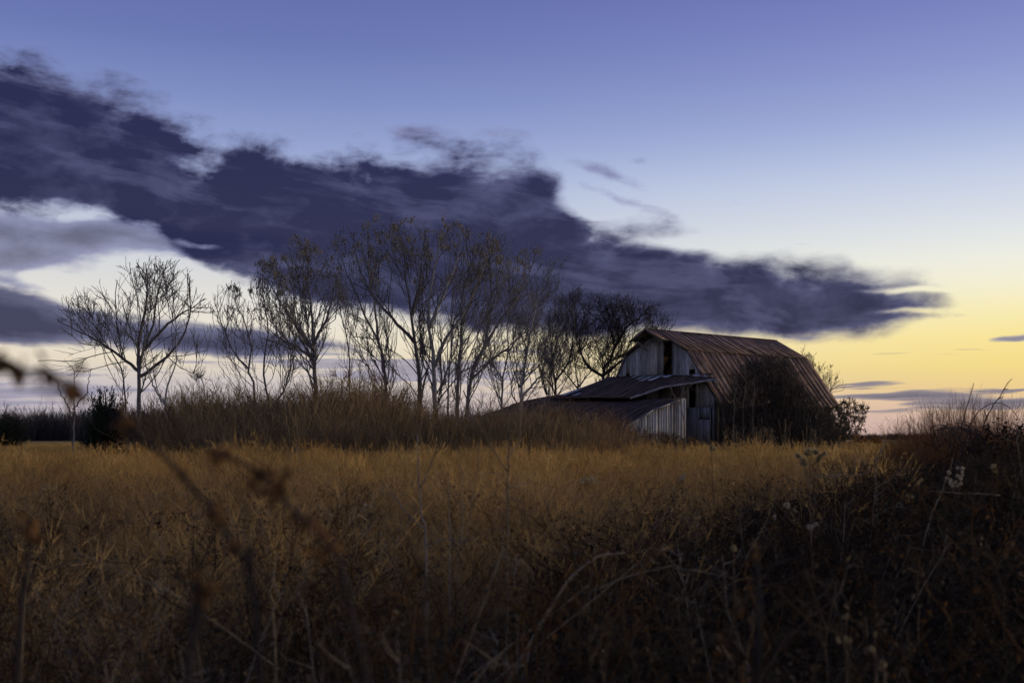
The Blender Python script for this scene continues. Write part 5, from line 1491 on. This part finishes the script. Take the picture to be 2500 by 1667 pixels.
# arched canes and fallen sticks
GC = 'pale canes and sticks among the weeds'
def cane(label, pts, D, r0, mat='cane', dz=None, forks=(), name='dry_cane', cat='cane', group=GC, ground=True):
    o, c, off = thing_from(name, label, cat, pts, D, M[mat], r0 * 0.75, r0 * 0.35, group, dz=dz, wob=r0 * 0.5, ground=ground)
    for f in forks:
        g, _ = stem_geo(pix(f, D, 0 if dz is None else dz), r0 * 0.6, r0 * 0.25, 4, 8)
        link('side_twig', g.mesh('side_twig', M[mat], True, off), o)
cane('thick pale branch arching over the weeds, right of centre', [(1362, 1455), (1400, 1408), (1440, 1372), (1475, 1355), (1525, 1349)], 3.4, 0.0075)
cane('long thin cane below the thick arched branch', [(1355, 1490), (1430, 1450), (1520, 1412), (1620, 1385), (1700, 1392), (1790, 1412)], 3.4, 0.0042)
cane('pale crooked twig with a fork beside the thick arched branch', [(1500, 1420), (1560, 1385), (1590, 1365), (1565, 1343), (1640, 1340)], 3.6, 0.0036, forks=[[(1590, 1365), (1600, 1375), (1612, 1372)]])
cane('bent straw coloured stalk with a kink, centre of the weeds', [(1208, 1390), (1222, 1362), (1270, 1372), (1295, 1395), (1308, 1420)], 3.2, 0.0040)
cane('long grey stick sloping down to the right in the left weeds', [(460, 1475), (400, 1445), (330, 1405), (240, 1370), (170, 1343)], 3.2, 0.0032)
cane('pale forked stick near the bottom edge, centre', [(1165, 1660), (1195, 1635), (1215, 1622), (1280, 1622)], 2.4, 0.0036, forks=[[(1215, 1622), (1160, 1580), (1120, 1560)]])
cane('stout pale stick sloping up to the right near the bottom right', [(1888, 1612), (1915, 1580), (1950, 1530), (2010, 1480), (2060, 1440)], 2.3, 0.0034, 'cane_brown')
cane('straight grey stick leaning beside the large cream seed heads', [(2262, 1300), (2285, 1230), (2305, 1185), (2326, 1118)], 5.5, 0.0062)
cane('horizontal grey twig lying across the brambles', [(2440, 1208), (2380, 1204), (2320, 1202), (2268, 1197)], 5.5, 0.0045)
cane('pale broken stalk lying level on the bramble bank', [(1990, 1165), (2050, 1158), (2085, 1160), (2120, 1153)], 7.0, 0.0065, forks=[[(2050, 1158), (2020, 1180)]])
cane('thin grass stalk curving out of the left weeds', [(62, 1480), (66, 1430), (72, 1380), (85, 1330)], 3.0, 0.0028)
cane('upright pale stalk right of the lower blurred stem', [(668, 1540), (662, 1450), (670, 1390), (678, 1350)], 3.2, 0.0030)
cane('grey leaning stalks crossing before the bramble edge', [(1560, 1330), (1610, 1270), (1650, 1220), (1700, 1170)], 6.0, 0.0050, forks=[[(1590, 1295), (1640, 1250), (1680, 1200)], [(1600, 1280), (1610, 1230)]])
cane('slim pale stalk leaning right above the lower brambles', [(1810, 1390), (1850, 1310), (1880, 1250), (1905, 1170)], 5.5, 0.0040)
cane('dark thorny cane rising straight above the brambles', [(2330, 1140), (2345, 1060), (2360, 1000), (2377, 935)], 9, 0.0075, 'cane_dark', name='bramble_cane', group='tall dark canes against the sky')
cane('dark thorny cane slanting to the highest point on the right', [(2362, 1140), (2385, 1080), (2405, 1030), (2435, 975), (2470, 925)], 9, 0.0085, 'cane_dark', name='bramble_cane', group='tall dark canes against the sky', forks=[[(2435, 975), (2450, 968)], [(2450, 950), (2462, 950)], [(2410, 1020), (2402, 1000)]])
cane('arching dark cane drooping toward the right edge', [(2350, 1090), (2385, 1010), (2420, 985), (2460, 990), (2490, 1025), (2500, 1050)], 9, 0.0055, 'cane_dark', name='bramble_cane', group='tall dark canes against the sky')
cane('curled pale stem looping at the right edge', [(2490, 1120), (2482, 1075), (2490, 1052), (2470, 1050), (2450, 1068), (2470, 1075)], 8, 0.0045)
# vine mound at the right edge
rnd = np.random.default_rng(81)
b = WP(2470, 1150, 10); b[2] = gz(b[0], b[1])
o = empty('vine_mound', b); tag(o, 'rounded black vine mound on the right edge of the picture', 'vines')
n = 5200; th = rnd.uniform(0, 2 * np.pi, n); el_ = np.arcsin(rnd.uniform(0, 1, n)); rad = rnd.uniform(0.75, 1.05, n)
dirs = np.stack([np.cos(th) * np.cos(el_) * 0.62, np.sin(th) * np.cos(el_) * 0.7, np.sin(el_) * 1.05], -1) * rad[:, None]
link('leaves', leaf_cloud(dirs, rnd, 0.022, M['weed_dark'], np.zeros(3), 'leaves'), o)['kind'] = 'stuff'
g = Geo()
for _ in range(70):
    a = rnd.uniform(0, 2 * np.pi); p = [np.array([np.cos(a) * 0.2, np.sin(a) * 0.2, 0])]
    for s in range(6): p.append(np.array([np.cos(a) * 0.6 * math.sin((s + 1) / 6 * 1.6), np.sin(a) * 0.68 * math.sin((s + 1) / 6 * 1.6), 1.04 * math.sin((s + 1) / 6 * 2.2)]) + rnd.normal(0, .025, 3)); a += rnd.normal(0, .2)
    g.polytube(spline(p, 20), 0.003, 3, False)
link('vines', g.mesh('vines', M['cane_dark'], True), o)['kind'] = 'stuff'

# dead thistles at the foot of the shed
for k, (px, py, lab) in enumerate(((1578, 1068, 'dead thistle nearest the shed corner with a white tipped head'), (1603, 1073, 'dead thistle second from the shed corner'), (1632, 1062, 'taller dead thistle before the shed wall boards'),
                                   (1655, 1070, 'dead thistle left of the small bare sapling foot'), (1685, 1062, 'dead thistle just left of the plank door'), (1702, 1078, 'lowest dead thistle at the plank door sill'))):
    D = 66 + k * 0.7
    o, c, off = thing_from('dead_thistle', lab, 'thistle', [(px + R6.uniform(-6, 6), 1102), (px, (py + 1102) / 2), (px, py)], D, M['twig_dark'], 0.022, 0.012, 'dead thistles at the foot of the shed', k=8, n=4)
    for q in range(9):
        b = c[int(R6.integers(2, 8))]; p = b + norm(np.array([R6.normal(), R6.normal(), 0.9])) * R6.uniform(0.15, 0.5)
        g = Geo(); g.polytube([b, (b + p) / 2, p], [0.010, 0.009, 0.007], 3, False); link('branch', g.mesh('branch', M['twig_dark'], True, off), o)
        link('seed_head', fluff_geo(p - off, R6.uniform(0.05, 0.085), R6, 60).mesh('seed_head', M['fluff_dull'] if (k == 0 and q == 0) else M['weed_rust']), o)

# curled pale grass tufts along the barn side
for k, (px, lab) in enumerate(((1775, 'curled pale grass tuft just right of the barn corner'), (1805, 'thin curled grass tuft second from the barn corner'), (1850, 'big mop of curled pale grass below the barn side bush'), (1885, 'curled pale grass right of the big mop'),
                               (1915, 'stiff pale stalks standing before the dark bush'), (1965, 'single tall pale stalk before the dark bush'), (1995, 'fanned pale grass at the end of the dark bush'))):
    D = 70; P = WP(px, 1105, D); P[2] = gz(P[0], P[1]); o = empty('curled_grass_tuft', P); tag(o, lab, 'grass', 'pale grass tufts along the barn side')
    g = Geo(); nn = (7, 6, 22, 10, 6, 3, 12)[k]; stiff = k in (4, 5)
    for _ in range(nn):
        a = R6.uniform(0, 2 * np.pi); h = R6.uniform(0.7, 1.5) * (1.35 if stiff else 1.0); w = R6.uniform(0.1, 0.3); cu = 0.1 if stiff else R6.uniform(0.3, 0.8)
        p0 = np.array([R6.normal(0, .2), R6.normal(0, .2), -0.02]); d = np.array([np.cos(a), np.sin(a), 0])
        pts = [p0, p0 + d * w * 0.4 + np.array([0, 0, h * 0.5]), p0 + d * w + np.array([0, 0, h * 0.92]), p0 + d * (w + cu * 0.3) + np.array([0, 0, h]), p0 + d * (w + cu * 0.5) + np.array([0, 0, h * (1 - cu * 0.35)])]
        g.polytube(spline(pts, 9), np.linspace(0.013, 0.008, 9), 3, False)
    link('blades', g.mesh('blades', M['cane'], True), o)['kind'] = 'stuff'

# thin pole beyond the barn
P = WP(2061, 1090, 92); P[2] = gz(P[0], P[1]); top = WP(2061, 984, 92)[2] - P[2]
o = empty('pole', P); tag(o, 'slender dark pole with a small flat box on top beyond the barn', 'pole')
g = Geo(); g.polytube([(0, 0, -0.2), (0, 0, top * 0.5), (0, 0, top)], [0.05, 0.045, 0.04], 8); link('shaft', g.mesh('shaft', M['dark_metal'], True), o)
g = Geo(); g.box((-0.14, -0.14, top - 0.01), (0.14, 0.14, top + 0.13)); g.box((-0.17, -0.17, top + 0.13), (0.17, 0.17, top + 0.16)); link('box', g.mesh('box', M['dark_metal']), o)
